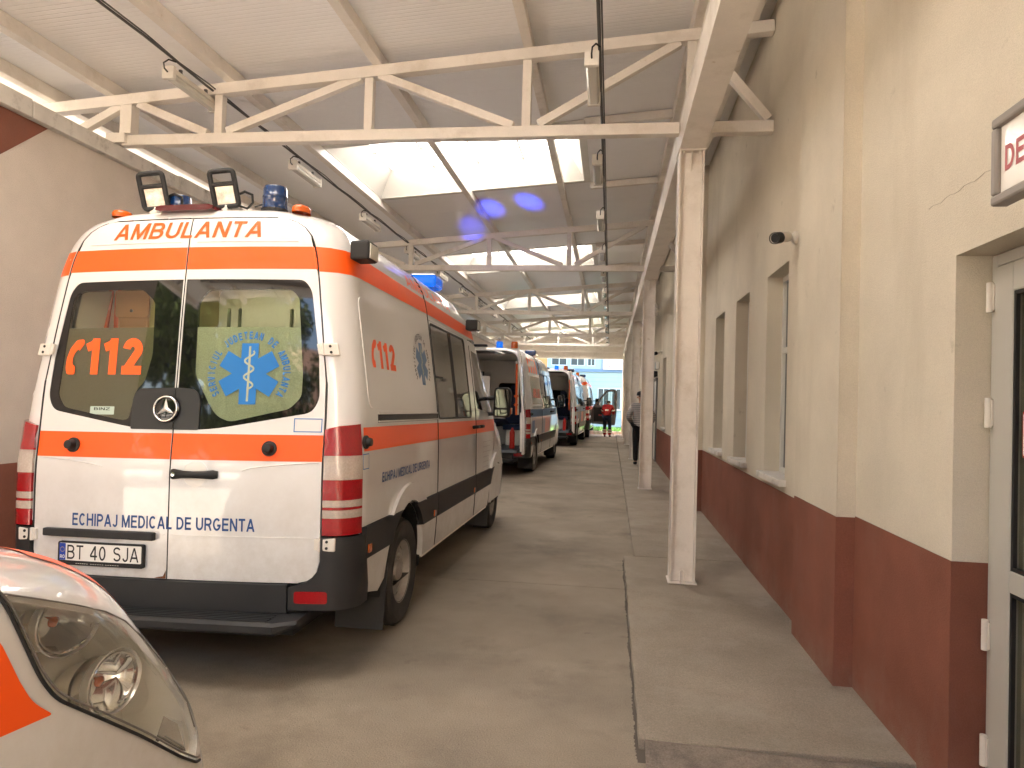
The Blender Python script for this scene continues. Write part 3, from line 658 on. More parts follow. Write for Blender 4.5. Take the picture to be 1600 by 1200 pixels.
cctv((1.198, 17.6, 2.78), 0, 'small security camera far along the wall past the second column')
sg = empty('lightbox_sign', (1.345, 1.92, 2.36), label='grey framed lightbox sign with red letters over the glazed door', cat='sign')
b = MB(); b.box(-.13, 0, -.56, .54, -.115, .115); b.build('case', M['sign_frame'], sg, bevel=.004)
b = MB()
for (y0, y1, z0, z1) in ((-.575, .565, .108, .14), (-.575, .565, -.14, -.108), (.533, .565, -.1075, .1075), (-.575, -.543, -.1075, .1075)): b.box(-.155, -.10, y0, y1, z0, z1)
b.build('frame', M['sign_frame'], sg, bevel=.008)
b = MB(); b.box(-.139, -.131, -.542, .53, -.107, .107); b.build('face', M['sign_face'], sg)
bm = stext('DEC', (-.505, -.335, -.042, .038), .19, su=0, sv=0); sheet('lettering', bm, lambda u, v, o: (-.1405-o, -u, v), M['sign_red'], sg, flip=False)

# ------------------------------------------------------------------ across the far end
fb = empty('blue_building', (-3.75, 45, 0), label='pale blue building with small windows across the far end of the yard', cat='building')
b = MB(); b.box(-14, 9, 0, 8, 0, 3.39); b.box(-14, 9, 0, 8, 3.58, 9); b.build('wall', M['blue_wall'], fb)
b = MB()
for i in range(11): b.box(-14, 9, -.008, -.001, .45+.26*i, .465+.26*i)
b.build('course_line', M['band_blue'], fb).data.materials[0] = mat('blue joint line', (.22, .34, .41), .9)
b = MB(); b.box(-14, 9, -.12, 8, 3.392, 3.578); b.build('floor_band', M['band_blue'], fb)
for x0, x1, z0, z1 in ((2.94, 3.66, 1.08, 2.40), (3.79, 4.38, 1.08, 2.40), (-.2, .6, 1.08, 2.40), (-2.6, -1.8, 1.08, 2.40), (.0, 1.0, 3.75, 5.1), (1.2, 2.1, 3.75, 5.1), (2.25, 2.75, 3.75, 5.1), (-2.0, -1.0, 3.75, 5.1)):
    b = MB(); w = .05
    for (p0, p1, r0, r1) in ((x0, x0+w, z0, z1), (x1-w, x1, z0, z1), (x0+w, x1-w, z0, z0+w), (x0+w, x1-w, z1-w, z1), ((x0+x1)/2-.02, (x0+x1)/2+.02, z0+w, z1-w)): b.box(p0, p1, -.03, .0, r0, r1)
    f = b.build('window', M['win_frame'], fb); b = MB(); b.box(x0+w, x1-w, -.012, -.002, z0+w, z1-w); b.build('pane', M['far_glass'], f)
    if z0 < 2: b = MB(); b.box(x0-.06, x1+.06, -.1, 0, z0-.06, z0-.002); b.build('sill', M['win_frame'], f)
b = MB(); b.box(-.95, -.25, -.02, -.001, 3.6, 5.2); b.build('orange_panel', M['orange_wall'], fb)
sb = empty('sign_board', (.1, 44.80, 3.80), label='pale pink board with faint strokes on the blue building', cat='sign')
b = MB(); b.box(-.62, .68, -.03, 0, -.24, .5); b.build('board', M['sign_pink'], sb)
b = MB(); b.tube([(-.42, -.035, .05), (-.28, -.035, -.06), (-.12, -.035, .03), (-.02, -.035, -.1)], .014, 5); b.tube([(-.3, -.035, -.14), (-.05, -.035, .1)], .014, 5)
for z in (.08, .0, -.09): b.box(.08, .42, -.036, -.031, z-.012, z+.012)
b.build('strokes', M['sign_line'], sb)
b = MB(); random.seed(3)
vs = []; fs = []
for i in range(4200):
    x = random.uniform(-7, 1.2); y = random.uniform(35.2, 39.5); h = random.uniform(.10, .30); a = random.uniform(0, PI); k = len(vs)
    vs += [(x-.03*math.cos(a), y-.03*math.sin(a), -.01), (x+.03*math.cos(a), y+.03*math.sin(a), -.01), (x+random.uniform(-.05, .05), y+random.uniform(-.05, .05), h)]; fs.append((k, k+1, k+2))
b.add(vs, fs); tag(b.build('grass', M['grass']), kind='stuff')
b = MB(); b.box(-9, 3, 35.1, 44.9, -.011, .02); tag(b.build('verge', M['grass']), kind='structure')
kb = tag(empty('kerb', (0, 34.66, 0)), kind='structure')
for i in range(13):
    b = MB(); x = .6-.55*i; b.box(x-.272, x+.272, -.05, .05, -.005, .16); b.build('kerb_stone', M['sign_pink'] if i % 2 else M['coping'], kb, bevel=.01)

nb = empty('neighbour_building', (-14.5, 24, 0), label='unseen plain grey block added beyond the left wall to hold back sky light', cat='building')  # unseen block added to keep low sky light off the left roof edge
b = MB(); b.box(-3, 2, -19, 22, 0, 6.5); b.build('wall', mat('grey render', (.40, .38, .35), .9, vary=.08), nb)
b = MB(); b.prism([(-3.3, 6.501), (2.3, 6.501), (-.5, 8.2)], (0, 22.3, 0), (1, 0, 0), (0, 0, 1), 41.6); b.build('roof', M['dado'], nb)

# ------------------------------------------------------------------ yard behind the photographer (lights the scene and shows in the glass)
bb = empty('brick_building', (-4, -26, 0), label='pinkish brick building in the sun across the yard behind', cat='building')
b = MB(); b.box(-9, 24, -8, 0, 0, 10); b.build('wall', M['brick'], bb)
for j in range(3):
    for i in range(12):
        x = -8+2.6*i; z = 1+3*j; b = MB(); b.box(x, x+1.2, .0, .03, z, z+1.6); f = b.build('window', M['win_frame'], bb)
        b = MB(); b.box(x+.08, x+1.12, .031, .04, z+.08, z+1.52); b.build('pane', M['far_glass'], f)
def tree(x, y, h, rad, label, seed):
    random.seed(seed); r = empty('leafy_tree', (x, y, 0), label=label, cat='tree', group='trees across the yard behind')
    b = MB(); b.tube([(0, 0, 0), (.1, .05, h*.3), (0, .1, h*.55), (.1, 0, h*.85)], .2, 8, rads=[.26, .2, .14, .05])
    cl = []
    for i in range(26):
        a = random.uniform(0, 2*PI); zz = h*random.uniform(.28, .95); rr = rad*random.uniform(.3, .95)*(1-abs(zz/h-.62)); p = Vector((rr*math.cos(a), rr*math.sin(a), zz)); cl.append((p, random.uniform(.7, 1.5)))
        b.tube([(0, 0, zz*.7), p*.6+Vector((0, 0, zz*.3)), p], .05, 5, rads=[.08, .05, .02])
    b.build('trunk', M['bark'], r); vs = []; fs = []
    for p, s in cl:
        for i in range(260):
            d = Vector((random.gauss(0, 1), random.gauss(0, 1), random.gauss(0, .8))); d = d.normalized()*s*random.random()**.4*1.2; c = p+d
            u = Vector((random.gauss(0, 1), random.gauss(0, 1), random.gauss(0, 1))).normalized(); w = u.orthogonal().normalized(); l = random.uniform(.14, .3); k = len(vs)
            vs += [c-u*l, c+w*l*.5, c+u*l, c-w*l*.5]; fs.append((k, k+1, k+2, k+3))
    b = MB(); b.add(vs, fs); b.build('crown', M['leaf'], r)
for i, (x, y, h, rad, l) in enumerate(((-11.5, -10, 11, 4.4, 'tall leafy tree nearest the yard behind'), (-17, -13, 13, 5, 'broad leafy tree left of the brick building behind'), (-9.5, -18, 12, 4, 'leafy tree close to the brick building behind'), (-20, -5, 12, 5, 'leafy tree at the far left of the yard behind'), (-13.5, -18.5, 14, 5, 'highest leafy tree of the yard behind'))): tree(x, y, h, rad, l, i+11)

# ------------------------------------------------------------------ vans: a body surface given by tables over the height
def interp(tab):
    zl = [float(a) for a, _ in tab]; vl = [float(c) for _, c in tab]; n = len(zl)
    d = [(vl[i+1]-vl[i])/(zl[i+1]-zl[i]) for i in range(n-1)]; ml = [0.0]*n; ml[0] = d[0]; ml[-1] = d[-1]
    for i in range(1, n-1):
        if d[i-1]*d[i] > 0:
            w1 = 2*(zl[i+1]-zl[i])+(zl[i]-zl[i-1]); w2 = (zl[i+1]-zl[i])+2*(zl[i]-zl[i-1]); ml[i] = (w1+w2)/(w1/d[i-1]+w2/d[i])
    def f(z):
        if z <= zl[0]: return vl[0]
        if z >= zl[-1]: return vl[-1]
        i = bisect.bisect_right(zl, z)-1; h = zl[i+1]-zl[i]; t = (z-zl[i])/h
        return (1+2*t)*(1-t)**2*vl[i]+t*(1-t)**2*h*ml[i]+t*t*(3-2*t)*vl[i+1]+t*t*(t-1)*h*ml[i+1]
    return f
class Body:
    def __init__(s, w, yr, yf, rr, rf, bow, fbow=.25, pitch=0, roll=0, pivot=(0, 1, .35)):
        s.w = interp(w); s.yr = interp(yr); s.yf = interp(yf); s.rr = interp(rr); s.rf = interp(rf); s.bow = bow; s.fbow = fbow
        s.cp, s.sp = math.cos(pitch), math.sin(pitch); s.cr, s.sr = math.cos(roll), math.sin(roll); s.pv = pivot
    def T(s, x, y, z):
        px, py, pz = s.pv; x -= px; y -= py; z -= pz
        y, z = s.cp*y+s.sp*z, -s.sp*y+s.cp*z; x, z = s.cr*x-s.sr*z, s.sr*x+s.cr*z
        return Vector((x+px, y+py, z+pz))
    def rear_y(s, x, z):
        W = s.w(z); r = s.rr(z); y = s.yr(z)+s.bow*(min(abs(x), W)/W)**2; d = min(abs(x)-(W-r), r*.9999)
        return y+r-math.sqrt(r*r-d*d) if d > 0 else y
    def off(s, f, u, v, o):
        p = Vector(f(u, v))
        if o:
            e = 1e-3; n = (Vector(f(u+e, v))-Vector(f(u-e, v))).cross(Vector(f(u, v+e))-Vector(f(u, v-e)))
            if n.length > 1e-14: p += n.normalized()*o
        return p
    def R(s, x, z, o=0):
        p = s.off(lambda u, v: (u, s.rear_y(u, v), v), x, z, o); return s.T(*p)
    def yc(s, z):
        W = s.w(z); r = s.rr(z); return s.yr(z)+s.bow*((W-r)/W)**2+r
    def q(s, t, z):
        W = s.w(z); r = s.rr(z); yc = s.yc(z); a = r*PI/2
        if t < yc-a:
            x = W-r+(t-(yc-a)); return (x, s.rear_y(x, z), z)
        if t < yc:
            ph = PI/2+(t-yc)/r; return (W-r+r*math.sin(ph), yc-r*math.cos(ph), z)
        rf = s.rf(z); yf = s.yf(z); yb = yf-s.fbow*((W-rf)/W)**2-rf
        if t <= yb: return (W, t, z)
        b = rf*PI/2
        if t <= yb+b:
            ph = (t-yb)/rf; return (W-rf+rf*math.cos(ph), yb+rf*math.sin(ph), z)
        x = W-rf-(t-yb-b); return (x, yf-s.fbow*(x/W)**2, z)
    def Q(s, t, z, sg=1, o=0):
        p = s.off(s.q, t, z, o); return s.T(sg*p.x, p.y, p.z)
    def tx(s, x, z):
        W = s.w(z); r = s.rr(z); yc = s.yc(z)
        return yc-r*PI/2+x-(W-r) if x <= W-r else yc-r*(PI/2-math.asin(min(1, (x-(W-r))/r)))
    def tend(s, z):
        W = s.w(z); rf = s.rf(z); return s.yf(z)-s.fbow*((W-rf)/W)**2-rf+rf*PI/2+W-rf
    def ring(s, z, sg, nodes=(6, 6, 10, 6, 4)):
        W = s.w(z); r = s.rr(z); yc = s.yc(z); rf = s.rf(z); yb = s.yf(z)-s.fbow*((W-rf)/W)**2-rf
        ks = [yc-r*PI/2-(W-r), yc-r*PI/2, yc, max(yb, yc+.01), max(yb, yc+.01)+rf*PI/2, s.tend(z)]; out = []
        for (a, b, n) in zip(ks, ks[1:], nodes): out += [a+(b-a)*i/n for i in range(n)]
        return out+[ks[-1]]
MAIN = dict(w=[(.2,1.0),(.45,1.035),(.8,1.05),(1.1,1.05),(1.4,1.04),(1.8,.995),(2.1,.955),(2.3,.925),(2.42,.888),(2.5,.84),(2.56,.78),(2.6,.69),(2.63,.5),(2.645,.2),(2.65,.02)],
 yr=[(.2,0),(1.05,0),(1.3,.02),(2.4,.125),(2.52,.15),(2.58,.18),(2.62,.24),(2.65,.5)],
 yf=[(.2,5.80),(.5,5.90),(.8,5.88),(1.0,5.80),(1.2,5.55),(1.38,5.15),(1.5,5.0),(2.1,4.45),(2.35,4.25),(2.5,3.95),(2.6,3.5),(2.65,2.8)],
 rr=[(.2,.17),(1.4,.17),(2.3,.2),(2.5,.22),(2.6,.3),(2.65,.02)], rf=[(.2,.3),(1.0,.35),(2.3,.35),(2.5,.35),(2.6,.35),(2.65,.01)], bow=.07)
CLR_R = [(.092,2.051),(.147,2.122),(.634,2.121),(.681,2.073),(.727,1.638),(.727,1.513),(.663,1.445),(.326,1.37),(.253,1.398),(.204,1.454),(.103,1.633)]
CLR_L = [(-.728,2.088),(-.674,2.125),(-.264,2.127),(-.178,2.054),(-.165,1.749),(-.2,1.595),(-.258,1.529),(-.284,1.377),(-.333,1.372),(-.719,1.441),(-.768,1.511)]
WY0, WY1, WR = 1.13, 4.93, .36
def wheel_unit(root, x, y, sg):
    b = MB(); b.lathe([(.205,-.10),(.25,-.115),(.32,-.118),(.345,-.105),(.357,-.08),(.36,-.04),(.36,.04),(.357,.08),(.345,.105),(.32,.118),(.25,.115),(.205,.10)], (x, y, WR), (sg, 0, 0), 40, False)
    for k in range(5):
        h = -.08+.04*k; b.lathe([(.361,h-.012),(.3635,h-.010),(.3635,h+.010),(.361,h+.012)], (x, y, WR), (sg, 0, 0), 40, False)
    w = angle_smooth(b.build('wheel', M['tyre'], root), 30)
    b = MB(); b.lathe([(.218,-.09),(.224,.092),(.212,.104),(.204,.092),(.198,.066),(.186,.052),(.150,.064),(.118,.074),(.104,.064),(.078,.060),(.072,.082),(.056,.090),(0,.090)], (x, y, WR), (sg, 0, 0), 36, False)
    rim = angle_smooth(b.build('rim', M['rim'], w), 30)
    ax = Vector((sg, 0, 0)); b = MB()
    for i in range(14):
        a = 2*PI*i/14; c = Vector((x+sg*.056, y+.170*math.cos(a), WR+.170*math.sin(a))); rad = Vector((0, math.cos(a), math.sin(a))); tg = Vector((0, -math.sin(a), math.cos(a)))
        n = (ax*.95+rad*.30).normalized(); u = tg; v = n.cross(u)
        b.add([c+n*.003+u*.019*math.cos(q)+v*.013*math.sin(q) for q in [2*PI*j/8 for j in range(8)]], [tuple(range(8))])
    b.build('hole', M['black'], w)['kind'] = 'stuff'
    b = MB()
    for i in range(6):
        a = 2*PI*i/6+.3; b.lathe([(.013,0),(.013,.018),(0,.02)], (x+sg*.061, y+.090*math.cos(a), WR+.083*math.sin(a)), (sg, 0, 0), 6, False)
    b.build('nut', M['rim'], w)['kind'] = 'stuff'
    b = MB(); b.lathe([(.47,-.16),(.47,.10)], (x, y, WR), (sg, 0, 0), 30, False); b.lathe([(.46,-.16),(.02,-.165)], (x, y, WR), (sg, 0, 0), 30, False); b.v = [(p[0], p[1], max(p[2], .30)) for p in b.v]; b.build('wheel_well', M['black'], root)
    return w
def hinge(B, root, par, fn, u, v, w=.115, h=.072):
    p = Vector(fn(u, v, 0)); e = .01; tu = (Vector(fn(u+e, v, 0))-Vector(fn(u-e, v, 0))).normalized(); tv = (Vector(fn(u, v+e, 0))-Vector(fn(u, v-e, 0))).normalized(); n = tu.cross(tv)
    if n.dot(p-B.T(0, 2, v)) < 0: n = -n
    b = MB(); b.obox(p+n*.010+tu*w*.12, tu, tv, n, w*.38, h/2, .011); o = b.build('hinge', M['hook'], par, bevel=.006)
    b = MB(); b.obox(p+n*.008-tu*w*.40, tu, tv, n, w*.12, h*.42, .008); b.lathe([(.011,-h*.5),(.011,h*.5)], p+n*.014-tu*w*.28, tv, 10); b.build('knuckle', M['hook'], o, bevel=.002)
    for s in (-1, 1):
        b = MB(); b.lathe([(.008,0),(.008,.004),(0,.005)], p+n*.021+tu*w*.10+tv*h*.24*s, n, 10, False); b.build('hinge_bolt', M['black'], o)
    return o
def star_poly(cx, cz, L, w):
    out = []
    for k in range(6):
        a = PI/2+k*PI/3; d = (math.cos(a), math.sin(a)); p = (-d[1], d[0])
        out += [(cx+d[0]*w+(p[0]*-w/2)*0+math.cos(a-PI/6)*0, 0)][:0]
        out += [(cx+w*math.cos(a-PI/6), cz+w*math.sin(a-PI/6)), (cx+d[0]*L-p[0]*w/2, cz+d[1]*L-p[1]*w/2), (cx+d[0]*L+p[0]*w/2, cz+d[1]*L+p[1]*w/2)]
    return out
def handset(cx, cz, w, h):
    pts = [(.95,1.0),(.55,.98),(.2,.75),(.02,.45),(.0,.18),(.1,.0),(.5,.0),(.55,.03),(.55,.24),(.38,.27),(.36,.45),(.48,.62),(.66,.72),(.72,.66),(1.0,.88)]
    return [(cx+x*w, cz+z*h) for x, z in pts]
def ring_text(txt, cx, cz, r, a0, a1, size, bold=.01):
    """flat letters set round a circle, as one bmesh"""
    out = bmesh.new(); n = len(txt)
    for i, ch in enumerate(txt):
        if ch == ' ': continue
        bm = stext(ch, (0, (glyph(ch, .2)[0]), 0, 1), .2, su=0, sv=0); xs = [v.co.x for v in bm.verts]; m = (min(xs)+max(xs))/2; a = a0+(a1-a0)*i/(n-1); me = bpy.data.meshes.new('t')
        for v in bm.verts:
            x = (v.co.x-m)*size*.66; y = v.co.y*size+r; v.co = Vector((cx+x*math.sin(a)+y*math.cos(a), cz-x*math.cos(a)+y*math.sin(a), v.co.z))
        bm.to_mesh(me); bm.free(); out.from_mesh(me); bpy.data.meshes.remove(me)
    return cut2d(out, 0, 0)
def van(B, root, live='main', opened=False, far=False, glow=False):
    K = .16 if far else .09
    fR = lambda o: (lambda u, v, e: B.R(u, v, o+e)); fQ = lambda sg, o: (lambda u, v, e: B.Q(u, v, sg, o+e))
    sR = lambda name, poly, m, o=0, d=0, par=root, holes=(), k=K: sheet(name, fill2d(poly, holes, k, k), fR(o), m, par, d)
    sQ = lambda name, poly, m, sg, o=0, d=0, par=root, holes=(), k=K: sheet(name, fill2d(poly, holes, k, k*1.4), fQ(sg, o), m, par, d, flip=sg < 0)
    def xe(z):
        x = min(.866, B.w(z)-.16)
        if z > 2.44: x -= .10*(1-math.sqrt(max(0, 1-((min(z, 2.548)-2.44)/.108)**2)))
        if z < .62: x -= .12*(1-math.sqrt(max(0, 1-((.62-max(z, .5))/.12)**2)))
        return x
    zl = [.5, .51, .53, .56, .62, .8, 1.0, 1.2, 1.4, 1.6, 1.8, 2.0, 2.2, 2.44, 2.49, 2.52, 2.54, 2.548]
    # --- rear doors
    doors = {}
    for sg in (-1, 1):
        if opened and sg < 0: continue
        gl = roundpoly([(sg*x, z) for x, z in ((.010,2.182),(.70,2.178),(.750,2.12),(.814,1.73),(.830,1.50),(.79,1.425),(.22,1.325),(.010,1.322))], [0,.03,.06,0,.05,.05,.1,0])
        outer = [(sg*.004, .5)]+[(sg*(xe(z)-.004), z) for z in zl]+[(sg*.004, 2.548)]
        dsh = sR('rear_door', outer, M['white'], 0, .045, holes=[gl]); doors[sg] = dsh
        clr = roundpoly(CLR_R if sg > 0 else CLR_L, .03)
        fr = sR('window', gl, M['gloss_black'], -.004, .02, dsh, holes=[clr])
        sR('pane', clr, M['glass'], -.006, 0, fr)
        lo = [p for p in clr if p[1] < 1.905]; xs = [p[0] for p in lo]
        if not far:
            mid = roundpoly([p for p in (CLR_R if sg > 0 else CLR_L) if p[1] < 1.9] + ([(.088,1.9),(.700,1.9)][::1] if False else []), .02)
            full = [p for p in clr if p[1] < 1.9]; L = [p for p in clr]
            cut = fill2d(clr, (), 0, 0); bmesh.ops.bisect_plane(cut, geom=cut.verts[:]+cut.edges[:]+cut.faces[:], plane_co=(0, 1.905, 0), plane_no=(0, 1, 0), clear_outer=True); cut2d(cut, K, K)
            sheet('frosted_film', cut, fR(-.010), M['film'] if sg > 0 else M['film_dark'], fr)
        # recessed crease below the waist and the fold above the bumper
        for (z0, x1) in ((.742, .84),):
            b = MB(); b.tube([B.R(sg*(.02+(x1-.02)*i/12), z0, .0005) for i in range(13)], .0035, 4); angle_smooth(b.build('crease', M['white'], dsh))
        b = MB(); b.tube([B.R(sg*(.42+.43*i/10), 1.105+.05*(i/10)**.6, .000) for i in range(11)], .004, 5); angle_smooth(b.build('crease', M['white'], dsh))
        b = MB(); b.tube([B.R(sg*(.05+.6*i/10), 2.405, .000) for i in range(11)], .004, 5); angle_smooth(b.build('crease', M['white'], dsh))
        if live == 'main' or live == 'orange':
            sR('stripe', [(sg*.005, 1.158)]+[(sg*(xe(z)-.0045), z) for z in (1.158, 1.302)]+[(sg*.005, 1.302)], M['orange'], .0012, 0, dsh)
            sR('stripe', [(sg*.005, 2.240)]+[(sg*(xe(z)-.0045), z) for z in (2.240, 2.3, 2.372)]+[(sg*.005, 2.372)], M['orange'], .0012, 0, dsh)
        if not far:
            for z in (1.777, .712): hinge(B, root, dsh, (lambda u, v, e: B.Q(u, v, sg, e)), B.tx(xe(z)+.028, z), z)
            b = MB(); p = B.R(sg*.567 if sg > 0 else -.62, 1.226); n = (B.R(sg*.59, 1.226, .1)-B.R(sg*.59, 1.226)).normalized()
            b.lathe([(.042,-.002),(.042,.010),(.030,.014),(.024,.05),(.018,.054),(0,.055)], p, n, 20, False); angle_smooth(b.build('door_buffer', M['black'], dsh), 40)
    if not opened:
        b = MB()
        for i in range(28):
            z0, z1 = .5+i*.073, .5+(i+1)*.073
            b.add([B.R(-.03, z0, -.03), B.R(.03, z0, -.03), B.R(.03, z1, -.03), B.R(-.03, z1, -.03)], [(0, 1, 2, 3)])
        b.build('seal', M['black'], root)  # black backing strip stands in for shade in the rear door gap
        b = MB(); b.tube([B.R(.0, .5+.073*i, -.003) for i in range(29)], .0045, 6); b.build('seal', M['black'], root)  # black tube puts the shade of the centre seam in as colour
        for sg in (-1, 1):
            b = MB(); b.tube([B.R(sg*xe(z), z, -.002)+(B.R(sg*xe(z)+sg*.01, z)-B.R(sg*xe(z), z)).normalized()*.0045 for z in [.5, .51, .53, .56, .62]+[.7+.08*i for i in range(22)]+[2.44, 2.49, 2.52, 2.545]], .0045, 6); b.build('seal', M['black'], root)  # black tubes put shade into the outer rear door seams
    # --- side shells, glass, cladding, lamps
    for sg in (-1, 1):
        zq = [.76]+[z for z in zl if .7 < z]+[2.556]
        eq = [(B.tx(xe(z)+.005, z), z) for z in zq if z < 2.55]+[(B.tx(xe(2.548)-.03, 2.556), 2.556)]
        sQ('rear_quarter', [(1.955, .787), (1.955, 2.556)]+eq[::-1]+[(B.tx(.872, .787), .787)]+[(WY0+.47*math.cos(a), WR+.47*math.sin(a)) for a in [R_(114.4-48.8*i/12) for i in range(13)]], M['white'], sg, 0, .03)
        sw = rrect(1.995, 3.375, 1.378, 2.155, .05)
        sQ('sliding_door', roundpoly([(1.966, .787), (3.607, .787), (3.607, 2.178), (1.966, 2.178)], [0, 0, .04, 0]), M['white'], sg, 0, .03, holes=[sw])
        g = sQ('window', sw, M['mid_glass'] if not far else M['dark_glass'], sg, -.003, .01)
        b = MB(); pts = [B.Q(t, z, sg, -.001) for t, z in sw]; b.tube(pts, .009, 5, True); b.build('rubber', M['black'], g)
        b = MB(); b.tube([B.Q(2.72, z, sg, .0) for z in (1.38, 1.6, 1.9, 2.15)], .012, 5); b.build('slider_bar', M['black'], g); b = MB(); b.tube([B.Q(t, 1.72, sg, .0) for t in (2.0, 2.15, 2.25)], .010, 5); b.build('slider_bar', M['black'], g)
        sQ('roof_side', [(1.966, 2.184), (3.62, 2.184), (3.95, 2.20), (4.02, 2.556), (1.966, 2.556)], M['white'], sg, 0, .03)
        fw = roundpoly([(3.69, 1.47), (4.66, 1.40), (4.56, 1.56), (4.12, 2.05), (3.70, 2.08)], .04)
        sQ('front_door', roundpoly([(3.618, .787), (4.50, .787), (4.74, 1.0), (4.80, 1.38), (4.66, 1.56), (4.16, 2.13), (3.618, 2.178)], [0, 0, .1, .1, .05, .15, .05]), M['white'], sg, 0, .03, holes=[fw])
        sQ('window', fw, M['dark_glass'], sg, -.003, .01)
        # black lining, shade of the door gaps put in as colour
        b = MB(); nz = 26
        for t0 in (1.945, 3.597):
            for i in range(nz):
                z0, z1 = .4+i*2.14/nz, .4+(i+1)*2.14/nz
                b.add([B.Q(t0, z0, sg, -.022), B.Q(t0+.032, z0, sg, -.022), B.Q(t0+.032, z1, sg, -.022), B.Q(t0, z1, sg, -.022)], [(0, 1, 2, 3)])
        for i in range(40):
            t0, t1 = 1.95+i*.05, 2.0+i*.05
            for z0 in (2.165, .775): b.add([B.Q(t0, z0, sg, -.022), B.Q(t1, z0, sg, -.022), B.Q(t1, z0+.03, sg, -.022), B.Q(t0, z0+.03, sg, -.022)], [(0, 1, 2, 3)])
        b.build('seal', M['black'], root)
        b = MB(); b.tube([B.Q(1.9605, z, sg, -.001) for z in [.37+.07*i for i in range(32)]], .0065, 6); b.build('door_rubber', M['black'], root); b = MB(); b.tube([B.Q(3.6125, z, sg, -.001) for z in [.37+.07*i for i in range(26)]], .0065, 6); b.build('door_rubber', M['black'], root)  # black tubes paint the side door gaps dark in place of shade
        # front shell and windscreen
        zz = [.38+.1*i for i in range(5)]+[.787+.1*i for i in range(18)]; zz = [z for z in zz if z < 2.55]+[2.556]; n = 22; vs = []; fs = []
        def tA(z):
            if z < .787: return 4.52+.0*z
            for (z0, a), (z1, c) in zip([(.787, 4.51), (1.0, 4.75), (1.38, 4.81), (1.56, 4.67), (2.13, 4.17), (2.2, 3.97), (2.556, 4.03)], [(1.0, 4.75), (1.38, 4.81), (1.56, 4.67), (2.13, 4.17), (2.2, 3.97), (2.556, 4.03)]):
                if z0 <= z <= z1: return a+(c-a)*(z-z0)/(z1-z0)
            return 4.03
        for z in zz:
            a, c = tA(z), B.tend(z); vs += [B.Q(a+(c-a)*i/n, z, sg) for i in range(n+1)]
        for j in range(len(zz)-1):
            for i in range(n):
                f = (j*(n+1)+i, j*(n+1)+i+1, (j+1)*(n+1)+i+1, (j+1)*(n+1)+i); fs.append(f if sg > 0 else f[::-1])
        b = MB(); b.add(vs, fs); angle_smooth(b.build('front_shell', M['white'], root), 50)
        vs = []; fs = []; zw = [1.45+.075*i for i in range(10)]
        for z in zw:
            a, c = tA(z)+.14, B.tend(z); vs += [B.Q(a+(c-a)*i/n, z, sg, .005) for i in range(n+1)]
        for j in range(len(zw)-1):
            for i in range(n):
                f = (j*(n+1)+i, j*(n+1)+i+1, (j+1)*(n+1)+i+1, (j+1)*(n+1)+i); fs.append(f if sg > 0 else f[::-1])
        b = MB(); b.add(vs, fs); angle_smooth(b.build('windscreen', M['dark_glass'], root), 60)
        # cladding, sills, arches
        def lim(z, y, s): return y+s*math.sqrt(max(0, .45**2-(z-WR)**2))
        def strip(name, t0, t1, z0, z1, m, o, d, a0=None, a1=None):
            zs = [z0+(z1-z0)*i/6 for i in range(7)]
            R1 = [(lim(z, a1, -1), z) for z in zs] if a1 else [(t1, z0), (t1, z1)]
            L1 = [(lim(z, a0, 1), z) for z in zs[::-1]] if a0 else [(t0, z1), (t0, z0)]
            sQ(name, R1+L1, m, sg, o, d)
        strip('side_cladding', .236, 0, .60, .783, M['plastic'], .012, .04, None, WY0); strip('side_cladding', 0, 1.955, .60, .783, M['plastic'], .012, .04, WY0)
        strip('side_cladding', 1.966, 3.607, .60, .783, M['plastic'], .012, .04); strip('side_cladding', 3.618, 0, .60, .783, M['plastic'], .012, .04, None, WY1)
        sQ('lower_panel', [(.30, .40), (.56, .345), (lim(.35, WY0, -1)-.02, .40)]+[(lim(z, WY0, -1)-.02, z) for z in (.48, .56, .596)]+[(.245, .596)], M['white'], sg, 0, .04)
        strip('lower_panel', 0, 1.955, .36, .596, M['white'], 0, .04, WY0); strip('lower_panel', 1.966, 3.607, .36, .596, M['white'], 0, .04); strip('lower_panel', 3.618, 0, .36, .596, M['white'], 0, .04, None, WY1)
        b = MB(); b.tube([B.Q(t, .352, sg, -.012) for t in (1.62, 2.5, 3.4, 4.4)], .016, 6); b.build('sill_rail', M['hook'], root)
        for y in (WY0, WY1):
            c = [(y+.60*math.cos(a), WR+.585*math.sin(a)) for a in [R_(46+88*i/16) for i in range(17)]]
            sQ('arch_flare', c+[(y-.36, .788)]+[(y+.465*math.cos(a), WR+.465*math.sin(a)) for a in [R_(113-46*i/12) for i in range(13)]]+[(y+.36, .788)], M['white'], sg, .022, .03, k=.05)
        # stripes on the sides
        if live in ('main', 'orange'):
            for (t0, t1) in ((.205, 1.955), (1.966, 3.607), (3.618, 4.76)): sQ('stripe', [(t0, 1.209), (t1, 1.209), (t1, 1.345), (t0, 1.345)], M['orange'], sg, .0012)
            sQ('stripe', [(B.tx(xe(2.225)+.0055, 2.225), 2.225), (1.955, 2.225), (1.955, 2.345), (B.tx(xe(2.372)+.0055, 2.372), 2.372)], M['orange'], sg, .0012); sQ('stripe', [(1.966, 2.225), (3.97, 2.205), (3.99, 2.318), (1.966, 2.345)], M['orange'], sg, .0012)
